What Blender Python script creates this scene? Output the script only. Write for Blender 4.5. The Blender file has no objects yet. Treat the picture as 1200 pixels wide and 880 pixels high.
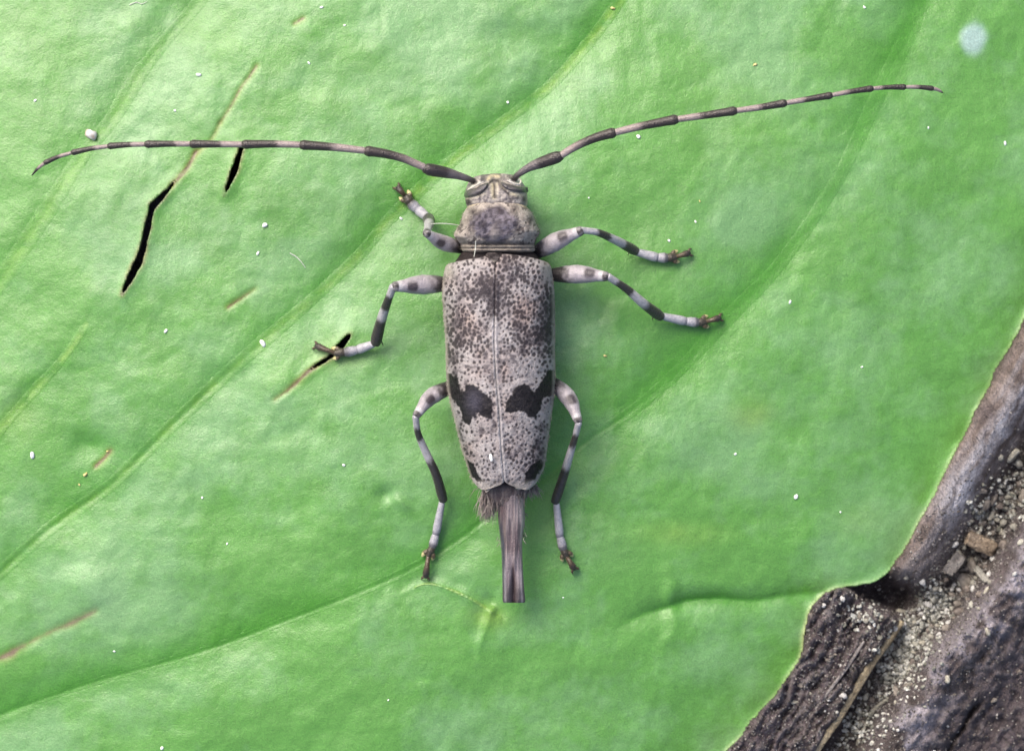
import bpy, math, random
import numpy as np

# ------------------------------------------------------------------ scene, camera, light
sc = bpy.context.scene
sc.unit_settings.system = 'METRIC'
sc.unit_settings.scale_length = 0.01          # one unit is one centimetre
COL = sc.collection
R = math.radians
U = 0.003                                     # size of one reference step, cm
D = 9.0                                       # camera height over the leaf, cm

cam_d = bpy.data.cameras.new('camera')
cam = bpy.data.objects.new('camera', cam_d)
COL.objects.link(cam)
cam.location = (0, 0, D)
cam.rotation_euler = (0, 0, 0)
cam_d.sensor_width = 36.0
cam_d.lens = 18.0 * D / (600 * U)
cam_d.clip_start = 0.1
cam_d.clip_end = 2000
cam_d.dof.use_dof = True
cam_d.dof.focus_distance = D - 0.22
cam_d.dof.aperture_fstop = 1.0
sc.camera = cam

SUN_EL, SUN_AZ = 47.0, 128.0                  # azimuth measured anticlockwise from +X
world = bpy.data.worlds.new('World')
sc.world = world
world.use_nodes = True
wn = world.node_tree
sky = wn.nodes.new('ShaderNodeTexSky')
sky.sky_type = 'NISHITA'
sky.sun_disc = False
sky.sun_elevation = R(SUN_EL)
sky.sun_rotation = R(90 - SUN_AZ)
sky.air_density = 1.0
sky.dust_density = 6.0
sky.ozone_density = 1.0
bg = wn.nodes['Background']
bg.inputs['Strength'].default_value = 0.12
wn.links.new(sky.outputs[0], bg.inputs['Color'])

sun_d = bpy.data.lights.new('sun', 'SUN')
sun_d.energy = 1.35
sun_d.angle = R(32)
sun_d.color = (1.0, 0.95, 0.88)
sun = bpy.data.objects.new('sun', sun_d)
COL.objects.link(sun)
sun.rotation_euler = (R(90 - SUN_EL), 0, R(SUN_AZ + 90))
sun.location = (-5, 6, 9)

sc.view_settings.view_transform = 'Standard'
sc.view_settings.look = 'None'
sc.view_settings.gamma = 1.0
sc.view_settings.exposure = 1.38
sc.view_settings.use_curve_mapping = False

# ------------------------------------------------------------------ helpers
rng = np.random.default_rng(7)
random.seed(7)
KL = 2.6                                      # photographed brightness over base colour


def lin(r, g, b, k=None):
    c = np.array([r, g, b], float) / 255.0
    c = np.where(c <= 0.04045, c / 12.92, ((c + 0.055) / 1.055) ** 2.4)
    return c / (k or KL)


def W(px, py, z):
    """reference position at height z -> world centimetres"""
    px = np.asarray(px, float); py = np.asarray(py, float); z = np.asarray(z, float)
    s = (D - z) / D
    return np.stack([(px - 600) * U * s, (440 - py) * U * s, z + 0 * px], -1)


_lat = np.random.default_rng(3).random((256, 256))


def vn(x, y, seed=0):
    x = np.asarray(x, float) + seed * 17.31; y = np.asarray(y, float) + seed * 9.77
    xi = np.floor(x).astype(int); yi = np.floor(y).astype(int)
    fx = x - xi; fy = y - yi
    fx = fx * fx * fx * (fx * (fx * 6 - 15) + 10); fy = fy * fy * fy * (fy * (fy * 6 - 15) + 10)
    a = _lat[yi & 255, xi & 255]; b = _lat[yi & 255, (xi + 1) & 255]
    c = _lat[(yi + 1) & 255, xi & 255]; d = _lat[(yi + 1) & 255, (xi + 1) & 255]
    return (a + (b - a) * fx) * (1 - fy) + (c + (d - c) * fx) * fy


def fbm(x, y, seed=0, o=4, g=0.5):
    s = 0; a = 1; t = 0
    for k in range(o):
        s = s + a * vn(x * 2 ** k, y * 2 ** k, seed + 3 * k); t += a; a *= g
    return s / t


def ss(a, b, x):
    t = np.clip((np.asarray(x, float) - a) / (b - a), 0, 1)
    return t * t * (3 - 2 * t)


def mixc(a, b, m):
    m = np.asarray(m)[..., None]
    return a * (1 - m) + b * m


def catmull(pts, n, closed=False):
    P = np.array(pts, float)
    if closed:
        Q = np.vstack([P[-1:], P, P[:2]])
    else:
        Q = np.vstack([2 * P[0] - P[1], P, 2 * P[-1] - P[-2]])
    out = []
    for i in range(len(Q) - 3):
        p0, p1, p2, p3 = Q[i:i + 4]
        t = np.linspace(0, 1, n, endpoint=False)[:, None]
        out.append(0.5 * (2 * p1 + (p2 - p0) * t + (2 * p0 - 5 * p1 + 4 * p2 - p3) * t ** 2
                          + (3 * p1 - p0 - 3 * p2 + p3) * t ** 3))
    out = np.vstack(out)
    if not closed:
        out = np.vstack([out, P[-1:]])
    return out


def poly_dist(px, py, line, reach=None):
    """distance to a polyline, arc position 0..1 and signed side (positive to the right of travel)"""
    shp = np.shape(px)
    x = np.ravel(px); y = np.ravel(py)
    L = np.array(line, float)
    if reach is not None:
        lo, hi = L.min(0) - reach, L.max(0) + reach
        m = (x > lo[0]) & (x < hi[0]) & (y > lo[1]) & (y < hi[1])
        D_ = np.full(x.shape, 1e4); A_ = np.zeros(x.shape); S_ = np.ones(x.shape)
        if m.any():
            D_[m], A_[m], S_[m] = poly_dist(x[m], y[m], L)
        return D_.reshape(shp), A_.reshape(shp), S_.reshape(shp)
    seg = np.hypot(*(L[1:] - L[:-1]).T)
    cum = np.concatenate([[0], np.cumsum(seg)])
    best = np.full(x.shape, 1e9); arc = np.zeros(x.shape); side = np.zeros(x.shape)
    for i in range(len(L) - 1):
        ax, ay = L[i]; dx, dy = L[i + 1] - L[i]
        l2 = dx * dx + dy * dy + 1e-12
        t = np.clip(((x - ax) * dx + (y - ay) * dy) / l2, 0, 1)
        ex = x - ax - t * dx; ey = y - ay - t * dy
        d = np.hypot(ex, ey)
        m = d < best
        best = np.where(m, d, best)
        arc = np.where(m, (cum[i] + t * seg[i]) / cum[-1], arc)
        side = np.where(m, np.sign(dx * ey - dy * ex), side)
    return best.reshape(shp), arc.reshape(shp), side.reshape(shp)


def in_poly(px, py, poly):
    P = np.array(poly, float)
    ins = np.zeros(np.shape(px), bool)
    n = len(P); j = n - 1
    for i in range(n):
        xi, yi = P[i]; xj, yj = P[j]
        c = ((yi > py) != (yj > py)) & (px < (xj - xi) * (py - yi) / (yj - yi + 1e-12) + xi)
        ins ^= c
        j = i
    return ins


def poly_sdf(px, py, poly):
    d, _, _ = poly_dist(px, py, list(poly) + [poly[0]])
    return np.where(in_poly(px, py, poly), d, -d)


def mesh_np(name, verts, faces, cols=None, smooth=True):
    """verts (n,3); faces: list of int arrays (m,k); cols (n,3) linear"""
    me = bpy.data.meshes.new(name)
    fl = [np.asarray(f, np.int32) for f in faces if len(f)]
    loops = np.concatenate([f.ravel() for f in fl])
    tot = np.concatenate([np.full(len(f), f.shape[1], np.int32) for f in fl])
    start = np.concatenate([[0], np.cumsum(tot)[:-1]]).astype(np.int32)
    me.vertices.add(len(verts)); me.vertices.foreach_set('co', np.asarray(verts, np.float32).ravel())
    me.loops.add(len(loops)); me.loops.foreach_set('vertex_index', loops)
    me.polygons.add(len(tot)); me.polygons.foreach_set('loop_start', start)
    me.polygons.foreach_set('loop_total', tot)
    me.polygons.foreach_set('use_smooth', np.full(len(tot), smooth))
    me.update(calc_edges=True)
    if cols is not None:
        at = me.color_attributes.new('Col', 'FLOAT_COLOR', 'POINT')
        c4 = np.ones((len(verts), 4), np.float32); c4[:, :3] = np.clip(cols, 0, 1)
        at.data.foreach_set('color', c4.ravel())
    return me


def obj(name, me, mat=None, parent=None, **props):
    o = bpy.data.objects.new(name, me)
    COL.objects.link(o)
    if me is not None and mat is not None:
        if not len(me.materials):
            me.materials.append(mat)
    if parent is not None:
        o.parent = parent
    for k, v in props.items():
        o[k] = v
    return o


def empty(name, loc=(0, 0, 0), **props):
    o = bpy.data.objects.new(name, None)
    o.empty_display_size = 0.05
    o.location = loc
    COL.objects.link(o)
    for k, v in props.items():
        o[k] = v
    return o


def quads(nr, nc, wrap=False):
    i, j = np.meshgrid(np.arange(nr - 1), np.arange(nc if wrap else nc - 1), indexing='ij')
    j2 = (j + 1) % nc
    return np.stack([i * nc + j, i * nc + j2, (i + 1) * nc + j2, (i + 1) * nc + j], -1).reshape(-1, 4)


def material(name, rough=0.5, spec=0.5, attr=True, color=(0.5, 0.5, 0.5), var=(), bumps=(), sheen=0.0,
             rough_var=0.0, coat=0.0, sss=0.0):
    """var: (scale, amount[, mapping scale vec, rot]) brightness noise; bumps: (scale, distance[, vec, rot])"""
    m = bpy.data.materials.new(name)
    m.use_nodes = True
    nt = m.node_tree; nd = nt.nodes; lk = nt.links
    b = nd['Principled BSDF']
    b.inputs['Roughness'].default_value = rough
    b.inputs['Specular IOR Level'].default_value = spec
    b.inputs['Sheen Weight'].default_value = sheen
    b.inputs['Coat Weight'].default_value = coat
    if sss:
        b.inputs['Subsurface Weight'].default_value = sss
        b.inputs['Subsurface Radius'].default_value = (0.5, 1.0, 0.3)
        b.inputs['Subsurface Scale'].default_value = 0.03
    tc = nd.new('ShaderNodeTexCoord')

    def coords(e):
        if len(e) > 2:
            mp = nd.new('ShaderNodeMapping')
            mp.inputs['Rotation'].default_value = (0, 0, e[3])
            mp2 = nd.new('ShaderNodeMapping')
            mp2.inputs['Scale'].default_value = e[2]
            lk.new(tc.outputs['Object'], mp.inputs['Vector'])
            lk.new(mp.outputs[0], mp2.inputs['Vector'])
            return mp2.outputs[0]
        return tc.outputs['Object']

    if attr:
        a = nd.new('ShaderNodeAttribute'); a.attribute_name = 'Col'
        c = a.outputs['Color']
    else:
        q = nd.new('ShaderNodeRGB'); q.outputs[0].default_value = (*color, 1)
        c = q.outputs[0]
    for e in var:
        n = nd.new('ShaderNodeTexNoise')
        n.inputs['Scale'].default_value = e[0]; n.inputs['Detail'].default_value = 4
        lk.new(coords(e), n.inputs['Vector'])
        mr = nd.new('ShaderNodeMapRange')
        mr.inputs['From Min'].default_value = 0.25; mr.inputs['From Max'].default_value = 0.75
        mr.inputs['To Min'].default_value = 1 - e[1]; mr.inputs['To Max'].default_value = 1 + e[1]
        lk.new(n.outputs['Fac'], mr.inputs['Value'])
        mu = nd.new('ShaderNodeVectorMath'); mu.operation = 'SCALE'
        lk.new(c, mu.inputs[0]); lk.new(mr.outputs[0], mu.inputs['Scale'])
        c = mu.outputs[0]
    lk.new(c, b.inputs['Base Color'])
    if rough_var:
        n = nd.new('ShaderNodeTexNoise'); n.inputs['Scale'].default_value = 4; n.inputs['Detail'].default_value = 5
        lk.new(tc.outputs['Object'], n.inputs['Vector'])
        mr = nd.new('ShaderNodeMapRange')
        mr.inputs['To Min'].default_value = rough - rough_var; mr.inputs['To Max'].default_value = rough + rough_var
        lk.new(n.outputs['Fac'], mr.inputs['Value']); lk.new(mr.outputs[0], b.inputs['Roughness'])
    prev = None
    for e in bumps:
        n = nd.new('ShaderNodeTexNoise')
        n.inputs['Scale'].default_value = e[0]; n.inputs['Detail'].default_value = 3
        lk.new(coords(e), n.inputs['Vector'])
        bp = nd.new('ShaderNodeBump')
        bp.inputs['Distance'].default_value = e[1]; bp.inputs['Strength'].default_value = 1.0
        lk.new(n.outputs['Fac'], bp.inputs['Height'])
        if prev is not None:
            lk.new(prev, bp.inputs['Normal'])
        prev = bp.outputs[0]
    if prev is not None:
        lk.new(prev, b.inputs['Normal'])
    return m


GROT = math.atan2(0.848, 0.53)                # turns the wood grain onto the x axis
M = {
    'leaf': material('leaf_green', 0.44, 0.5, var=((9, .07), (45, .08), (210, .24)),
                     bumps=((22, 0.0024), (75, 0.0014), (210, 0.0013)), rough_var=.10),
    'vein': material('leaf_vein', 0.45, 0.5, var=((20, .15), (120, .1)), bumps=((60, 0.006),)),
    'beetle': material('beetle_scales', 0.55, 0.13, var=((60, .12), (220, .22)),
                       bumps=((110, 0.004), (320, 0.002)), sheen=.0),
    'horn': material('beetle_horn', 0.38, 0.5, var=((80, .12), (260, .16)), bumps=((200, 0.003),), sheen=.08),
    'eye': material('beetle_eye', 0.28, 0.5, var=((150, .15),), bumps=((300, 0.003),)),
    'fluff': material('hair', 0.5, 0.4, var=((30, .2),)),
    'wood': material('weathered_wood', 0.62, 0.4, var=((10, .22), (55, .30, (.22, 1, 1), GROT), (160, .35)),
                     bumps=((40, 0.020, (.25, 1, 1), GROT), (110, 0.012, (.45, 1, 1), GROT), (260, 0.006))),
    'crumb': material('lichen_crumb', 0.7, 0.35, var=((30, .25), (140, .35)), bumps=((90, 0.012), (240, 0.006))),
    'soil': material('soil', 0.9, 0.2, attr=False, color=(0.05, 0.04, 0.03), var=((2, .3), (20, .3)), bumps=((6, .1),)),
    'speck': material('pale_speck', 0.45, 0.5, var=((2, .15),)),
    'grain': material('lichen_grain', 0.7, 0.35, var=((1.5, .25), (5, .3))),
}

# ------------------------------------------------------------------ leaf surface description
VEINS = {
    'A': [(-330, 960), (-160, 812), (-40, 706), (0, 671), (60, 618), (130, 568), (200, 500), (280, 425), (350, 365), (420, 300),
          (452, 262), (500, 215), (560, 165), (640, 105), (690, 50), (722, 8), (770, -60), (850, -220)],
    'B': [(-330, 990), (-160, 905), (0, 838), (100, 802), (240, 762), (340, 725), (430, 690), (490, 662), (540, 630), (580, 600),
          (640, 558), (690, 515), (740, 482), (800, 430), (850, 375), (905, 320), (950, 260), (990, 195), (1025, 120),
          (1055, 60), (1085, 0), (1120, -90), (1140, -230)],
    'C': [(-330, 900), (-240, 700), (-130, 510), (-30, 368), (0, 330), (50, 255), (100, 178), (130, 142), (165, 85), (200, 40), (240, -8), (300, -120), (360, -260)],
    'D': [(-330, 930), (-200, 740), (-90, 605), (-25, 530), (10, 492), (40, 458), (70, 425), (95, 390), (115, 350)],
}
VEINS = {k: catmull(v, 4) for k, v in VEINS.items()}
CREASE_E = catmull([(705, 752), (722, 738), (750, 721), (780, 712), (805, 704), (840, 701), (880, 704), (920, 698), (965, 694)], 8)
RIDGE_E = catmull([(778, 650), (787, 675), (785, 705), (790, 735), (770, 765)], 8)
CREASE_F = catmull([(575, 716), (545, 698), (505, 684), (480, 690)], 8)
CREASE_G = catmull([(575, 716), (566, 742), (560, 760)], 6)
OUT = catmull([(1290, 140), (1245, 265), (1200, 372), (1160, 450), (1128, 515), (1110, 552), (1085, 598), (1062, 640), (1050, 660),
               (1032, 678), (1008, 686), (985, 687), (965, 695), (953, 708), (946, 728), (941, 758), (930, 785), (908, 815),
               (880, 848), (850, 882), (770, 955), (600, 1060), (300, 1150), (0, 1165), (-330, 1040),
               (-620, 760), (-640, 380), (-520, -60), (-200, -420), (350, -600), (900, -540), (1220, -330), (1315, -90)], 8, closed=True)
SLITS = [   # (x, y, half width)
    [(214, 203, -1.5), (207, 211, .2), (200, 219, 2.0), (189, 231, 3.0), (180, 241, 4.4), (176, 252, 3.2), (173, 266, 3.8),
     (170, 280, 3.6), (164, 302, 4.6), (152, 326, 4.2), (143, 345, .8)],
    [(283, 172, 2.6), (279, 186, 3.8), (273, 203, 3.6), (268, 216, 2.8), (263, 229, .4)],
    [(411, 391, .8), (404, 400, 4.2), (396, 408, 4.0), (384, 420, 2.4), (370, 429, 2.0), (362, 435.5, .6), (352, 444, -1.5)],
]
SCARS = [   # brown healed cracks: points, half width
    ([(301, 77), (291, 92), (283, 102), (271, 124), (258, 144)], 1.6),
    ([(258, 144), (247, 165), (228, 181)], .8),
    ([(230, 177), (220, 196), (209, 209), (200, 219)], 1.9),
    ([(372, 428), (360, 436), (340, 455), (322, 468)], 1.9),
    ([(298, 339), (285, 348), (267, 360)], 1.7),
    ([(-30, 782), (0, 771), (25, 758), (55, 742), (85, 729), (112, 716)], 4.2),
    ([(129, 528), (122, 537), (112, 546)], 2.0),
    ([(345, 28), (355, 22)], 1.5),
]
SCARS = [(catmull(p, 6), w) for p, w in SCARS]


def slit_sdf(px, py):
    f = np.full(np.shape(px), 1e3)
    near = (px > 90) & (px < 470) & (py > 120) & (py < 500)
    if not near.all():
        if near.any():
            f[near] = slit_sdf(px[near], py[near])
        return f
    for s in SLITS:
        s = catmull(s, 5)
        for i in range(len(s) - 1):
            ax, ay, aw = s[i]; bx, by, bw = s[i + 1]
            dx, dy = bx - ax, by - ay
            t = np.clip(((px - ax) * dx + (py - ay) * dy) / (dx * dx + dy * dy + 1e-9), 0, 1)
            d = np.hypot(px - ax - t * dx, py - ay - t * dy) - (aw + t * (bw - aw))
            f = np.minimum(f, d)
    return f + 2.6 * (fbm(px / 7, py / 7, 71, 3) - .5)


def groove(d, side, wl, wr, depth, crease):
    """asymmetric trough: long slope on the side < 0 (left of travel), short slope on the other"""
    w = np.where(side < 0, wl, wr)
    return -depth * np.exp(-(d / w) ** 1.5) - crease * np.exp(-(d / 3.2) ** 2)


def leaf_field(px, py, want_col=False):
    """height (cm) and base colour of the blade at reference positions"""
    x = (px - 600) * U; y = (440 - py) * U
    r2 = (x + .28) ** 2 + (y - .2) ** 2
    z = -0.040 * np.minimum(r2, 9) - 0.012 * np.maximum(r2 - 9, 0)
    qd = np.maximum(0, (x - y) / 1.414 - .1)
    z = z - .042 * np.minimum(qd, 3) ** 2
    z = z + 0.022 * (fbm(px / 260, py / 260, 1, 3) - .5) * 2
    # bands swell between the veins
    wx = px + 26 * (fbm(px / 90, py / 90, 5, 2) - .5); wy = py + 26 * (fbm(px / 90, py / 90, 6, 2) - .5)
    z = z + 0.0085 * (fbm(wx / 62, wy / 62, 11, 3) - .5) * 2
    z = z + 0.0013 * (fbm(px / 15, py / 15, 21, 3) - .5) * 2
    z = z + .0030 * (np.abs(fbm(wx / 75, wy / 75, 15, 3) - .5) * 4 - .5) + .0012 * (np.abs(fbm(wx / 28, wy / 28, 17, 2) - .5) * 4 - .5)
    info = {}
    for k, (wl, wr, dep, cr) in {'A': (46, 30, .022, .0045), 'B': (44, 32, .019, .004), 'C': (30, 26, .013, .002),
                                 'D': (16, 28, .016, .001)}.items():
        d, a, s = poly_dist(px, py, VEINS[k])
        amp = 0.35 + 1.2 * vn(a * 11, a * 0 + 3, ord(k)) + .5 * (vn(a * 37, a * 0 + 7, ord(k)) - .5)
        if k == 'A':
            crm = 1 - ss(.42, .55, a)
        elif k == 'B':
            crm = 1 - ss(.55, .62, a)
        else:
            crm = 0.6
            amp = amp * (1 - ss(.75, 1, a))
        z = z + groove(d, s, wl, wr, dep * amp, cr * crm)
        info[k] = (d, a, s, amp)
    dE, aE, sE = poly_dist(px, py, CREASE_E, 60)
    ampE = ss(0, .3, aE) * (0.6 + .6 * np.exp(-((aE - .5) / .2) ** 2))
    z = z + groove(dE, sE, 11, 13, .026, .004) * ampE
    dR, aR, sR = poly_dist(px, py, RIDGE_E, 40)
    z = z + .013 * np.exp(-(dR / 9) ** 2) * np.sin(np.pi * np.clip(aR, .05, .95))
    for cr in (CREASE_F, CREASE_G):
        dF, aF, sF = poly_dist(px, py, cr, 50)
        z = z + (.008 * np.exp(-(dF / 5) ** 2) - .010 * np.exp(-((dF - 9) / 9) ** 2) * (sF > 0)) * (1 - aF * .7)
    z = z - .017 * np.exp(-((px - 452) / 11) ** 2 - ((py - 580) / 9) ** 2) + .013 * np.exp(-(((px - 470) + (py - 590)) / 20) ** 2 - (((px - 470) - (py - 590)) / 9) ** 2)
    z = z + .018 * np.exp(-((px - 100) / 34) ** 2 - ((py - 690) / 26) ** 2) - .02 * np.exp(-((px - 105) / 26) ** 2 - ((py - 522) / 18) ** 2)
    z = z - .016 * np.exp(-((px - 610) / 60) ** 2 - ((py - 45) / 22) ** 2)
    fs = slit_sdf(px, py)
    z = z + .007 * np.exp(-(np.maximum(fs, 0) / 7) ** 2)
    eo = poly_sdf(px, py, OUT[::2]) + 5 * (fbm(px / 26, py / 26, 33, 3) - .5)
    # the margin bends over and ripples
    rip = fbm(px / 55, py / 55, 31, 2) - .45
    z = z - .010 * np.exp(-np.maximum(eo, 0) / 24) + .010 * np.exp(-np.maximum(eo, 0) / 4) + .030 * rip * np.exp(-np.maximum(eo, 0) / 30)
    for ln, w in SCARS:
        d, a, s = poly_dist(px, py, ln, 40)
        z = z - .005 * np.exp(-(d / (w + 1.5)) ** 2)
    if not want_col:
        return z
    base = lin(114, 184, 82); wax = lin(140, 198, 126); deep = lin(80, 164, 30); yel = lin(165, 200, 80)
    n1 = fbm(wx / 120, wy / 120, 41, 4); n2 = fbm(px / 34, py / 34, 43, 4); n3 = fbm(px / 8, py / 8, 45, 3)
    col = mixc(base, wax, np.clip(.35 + 2.4 * (n1 - .5) + 1.1 * (n2 - .5) + .6 * (n3 - .5), 0, 1))
    for k in 'ABCD':
        d, a, s, amp = info[k]
        w = np.where(s < 0, 30, 16) if k != 'D' else np.where(s < 0, 12, 24)
        m = np.exp(-(d / w) ** 2) * np.clip(.35 + .6 * amp + .8 * (n2 - .5), 0, 1)
        if k == 'B':
            m = m * np.where((px > 560) & (px < 720), .4, 1)
        col = mixc(col, deep, np.clip(m * .85, 0, 1))  # darker green beside veins: real pigment, with the missing sky sheen painted in
    col = mixc(col, deep, .75 * np.exp(-(dE / 9) ** 2) * ampE)
    col = mixc(col, deep, .6 * np.exp(-((px - 105) / 34) ** 2 - ((py - 525) / 22) ** 2))
    for (cx, cy, rx, ry, am) in ((880, 485, 24, 18, .45), (575, 722, 22, 14, .5), (800, 625, 50, 14, .3), (395, 415, 34, 18, .35),
                                 (1010, 610, 30, 20, .15), (20, 490, 30, 30, .2), (850, 130, 60, 60, .1)):
        col = mixc(col, yel, am * np.exp(-((px - cx) / rx) ** 2 - ((py - cy) / ry) ** 2) * np.clip(.6 + 1.2 * (n2 - .3), 0, 1))
    # healed cracks and the rims of the open ones
    brown = lin(130, 108, 70); rim = lin(176, 176, 80)
    for q, (ln, w) in enumerate(SCARS):
        d, a, s = poly_dist(px, py, ln, 40)
        ww = w * (.35 + .7 * n3)
        d = np.abs(d + (.9 * w) * (n2 - .5) * 2)
        col = mixc(col, rim, .45 * np.exp(-(d / (ww + 2.5)) ** 2))
        bm = np.exp(-(d / ww) ** 2)
        col = mixc(col, lin(158, 138, 112) if q == 5 else brown, np.clip(bm * (1.0 if q != 1 else .25), 0, 1))
    col = mixc(col, lin(190, 185, 110), .65 * np.exp(-(np.maximum(fs, 0) / 3.2) ** 2) * np.clip(-.7 + 2.6 * n2 + .6 * (n3 - .5), 0, 1))
    col = mixc(col, lin(96, 74, 44), .8 * np.exp(-(np.maximum(fs, 0) / 1.6) ** 2) * np.clip(-.1 + 1.6 * n3, 0, 1))
    # pale margin
    col = mixc(col, lin(214, 232, 160), np.clip(.25 + .65 * np.exp(-((px - 943) / 40) ** 2 - ((py - 745) / 50) ** 2) + .6 * (n2 - .5), 0, .95) * np.exp(-(np.maximum(eo, 0) / 3.4) ** 2))
    # dried pale droplet stain and faint wax marks
    st = np.exp(-(np.hypot((px - 1140) / 15, (py - 46) / 19) * (1 + .9 * (n2 - .5))) ** 5)
    col = mixc(col, lin(205, 236, 236), .8 * st)
    for (cx, cy, rx, ry, am) in ((690, 95, 26, 14, .4), (612, 75, 30, 26, .35), (262, 250, 8, 8, .4), (120, 700, 30, 30, .35), (200, 30, 10, 24, .35),
                                 (700, 640, 50, 30, .12), (640, 830, 90, 40, .1)):
        col = mixc(col, lin(175, 220, 165), am * np.exp(-((px - cx) / rx) ** 2 - ((py - cy) / ry) ** 2) * (.5 + n3))
    return z, col, fs, eo


def axis(lo, a, b, hi, fine, coarse):
    return np.concatenate([np.arange(lo, a, coarse), np.arange(a, b, fine), np.arange(b, hi + coarse, coarse)])


def sampler(ax, ay, G):
    def fn(px, py):
        px = np.asarray(px, float); py = np.asarray(py, float)
        i = np.clip(np.searchsorted(ax, px) - 1, 0, len(ax) - 2); j = np.clip(np.searchsorted(ay, py) - 1, 0, len(ay) - 2)
        u = np.clip((px - ax[i]) / (ax[i + 1] - ax[i]), 0, 1); v = np.clip((py - ay[j]) / (ay[j + 1] - ay[j]), 0, 1)
        return (G[j, i] * (1 - u) + G[j, i + 1] * u) * (1 - v) + (G[j + 1, i] * (1 - u) + G[j + 1, i + 1] * u) * v
    return fn


LFX = axis(-720, -40, 1240, 1360, 2.5, 14); LFY = axis(-660, -40, 920, 1220, 2.5, 14)
LX, LY = np.meshgrid(LFX, LFY)
LZ, LC, LS, LO = leaf_field(LX, LY, True)
leaf_h = sampler(LFX, LFY, LZ)
leaf_in = sampler(LFX, LFY, LO)
leaf_c = [sampler(LFX, LFY, LC[..., k]) for k in range(3)]


def leafz(px, py):
    return float(leaf_h(px, py))


# ------------------------------------------------------------------ ground and wood
KL = 3.3


def wood_field(px, py, want_col=False):
    a = -.53 * px + .848 * py; c = .848 * px + .53 * py
    wob = 9 * (fbm(a / 120, c / 120, 51, 3) - .5)
    cc = c + wob
    a0, c0_ = a, c
    a = a + 30 * (fbm(px / 40, py / 40, 57, 3) - .5); c = c + 16 * (fbm(px / 30, py / 30, 58, 3) - .5)
    fib = fbm(a / 90, c / 7, 52, 4); fib2 = fbm(a / 38, c / 3.0, 53, 3)
    a, c = a0, c0_
    lump = fbm(px / 26, py / 26, 54, 4); lump2 = fbm(px / 8, py / 8, 55, 3)
    z = -.30 + .08 * (fbm(px / 300, py / 300, 56, 3) - .5) + 0 * a
    # smooth silvery ridge beside the margin
    up = 1 - ss(2, 30, a + 14 * (lump - .5))
    rid = np.exp(-np.abs((cc - 1244) / 42) ** 2.6) * up
    z = z + .19 * rid + .012 * (fib - .5) * rid
    # fibrous block below the notch
    low = ss(48, 66, a + 10 * (lump - .5)) * (1 - ss(1272, 1290, cc))
    z = z + low * (.13 + .07 * (fib - .5) + .04 * (fib2 - .5) + .026 * (lump2 - .5) + .05 * (lump - .5) + .05 * np.exp(-((c - 1200) / 24) ** 2))
    z = z - .16 * np.exp(-((px - 1046) / 30) ** 2 - ((py - 700) / 15) ** 2)
    # second timber beyond the crevice
    gc = 1320 - 14 * ss(0, 80, a)
    sec = ss(gc + 2, gc + 42, cc + 16 * (lump - .5))
    z = z + sec * (.15 + .10 * np.exp(-((cc - gc - 48) / 34) ** 2) + .05 * (lump - .5) + .03 * (lump2 - .5)
                   + .04 * (fib - .5) - .05 * ss(1400, 1440, cc))
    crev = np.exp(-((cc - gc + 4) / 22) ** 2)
    z = z + crev * (-.04 + .05 * (lump2 - .5) + .03 * (lump - .5))
    z = z + .018 * (lump2 - .5) * (1 - rid) + .008 * (fib2 - .5)
    # crack along the second timber
    crk = np.exp(-((cc - 1408 - 14 * (lump - .5)) / 3.5) ** 2) * ss(70, 110, a)
    z = z - .05 * crk
    # a knot under the blade that carries it
    if want_col:
        dark = lin(96, 84, 84); mid = lin(146, 132, 134); silver_shine = lin(255, 250, 255) * 1.25; tan = lin(182, 160, 146); pur = lin(118, 98, 110)
        col = mixc(dark, mid, np.clip(.5 + 2.2 * (fib - .5) + 1.5 * (lump2 - .5), 0, 1))
        col = mixc(col, pur, low * np.clip(.6 + 3 * (fib2 - .5), 0, 1) * .8)
        col = mixc(col, lin(190, 180, 178), low * ss(.55, .7, fib2) * .7)
        col = mixc(col, lin(168, 158, 160), low * ss(.56, .68, lump2 * .5 + fib2 * .5) * .8)
        col = mixc(col, tan, np.clip(rid * (.75 + 1.4 * (lump - .5)), 0, 1))
        sm = np.exp(-((cc - 1262) / 20) ** 2) * up * ss(.32, .6, fib * .6 + lump * .4) * (1 - ss(-120, -20, a) * .75)
        col = mixc(col, silver_shine, np.clip(1.15 * sm, 0, 1))  # silvered wood, plus the ridge's bright highlight painted into its colour
        col = mixc(col, dark, np.clip(1.2 * up * np.exp(-((cc - 1214) / 12) ** 2) * (.4 + lump), 0, 1) * .6)
        sp = np.exp(-((cc - gc - 50) / 26) ** 2) * ss(.35, .6, lump)
        col = mixc(col, lin(226, 218, 230), np.clip(sp * .95, 0, 1))  # pale lavender highlight along the crest, painted into the timber colour
        col = mixc(col, lin(108, 96, 102), sec * ss(gc + 60, gc + 110, cc) * .8)
        col = mixc(col, lin(175, 165, 165), sec * ss(.66, .76, lump2) * .6)
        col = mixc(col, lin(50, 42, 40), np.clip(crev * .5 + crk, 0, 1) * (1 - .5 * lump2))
        col = mixc(col, lin(132, 124, 100), crev * ss(.5, .66, lump2) * .7)
        return z, col
    return z


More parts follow.
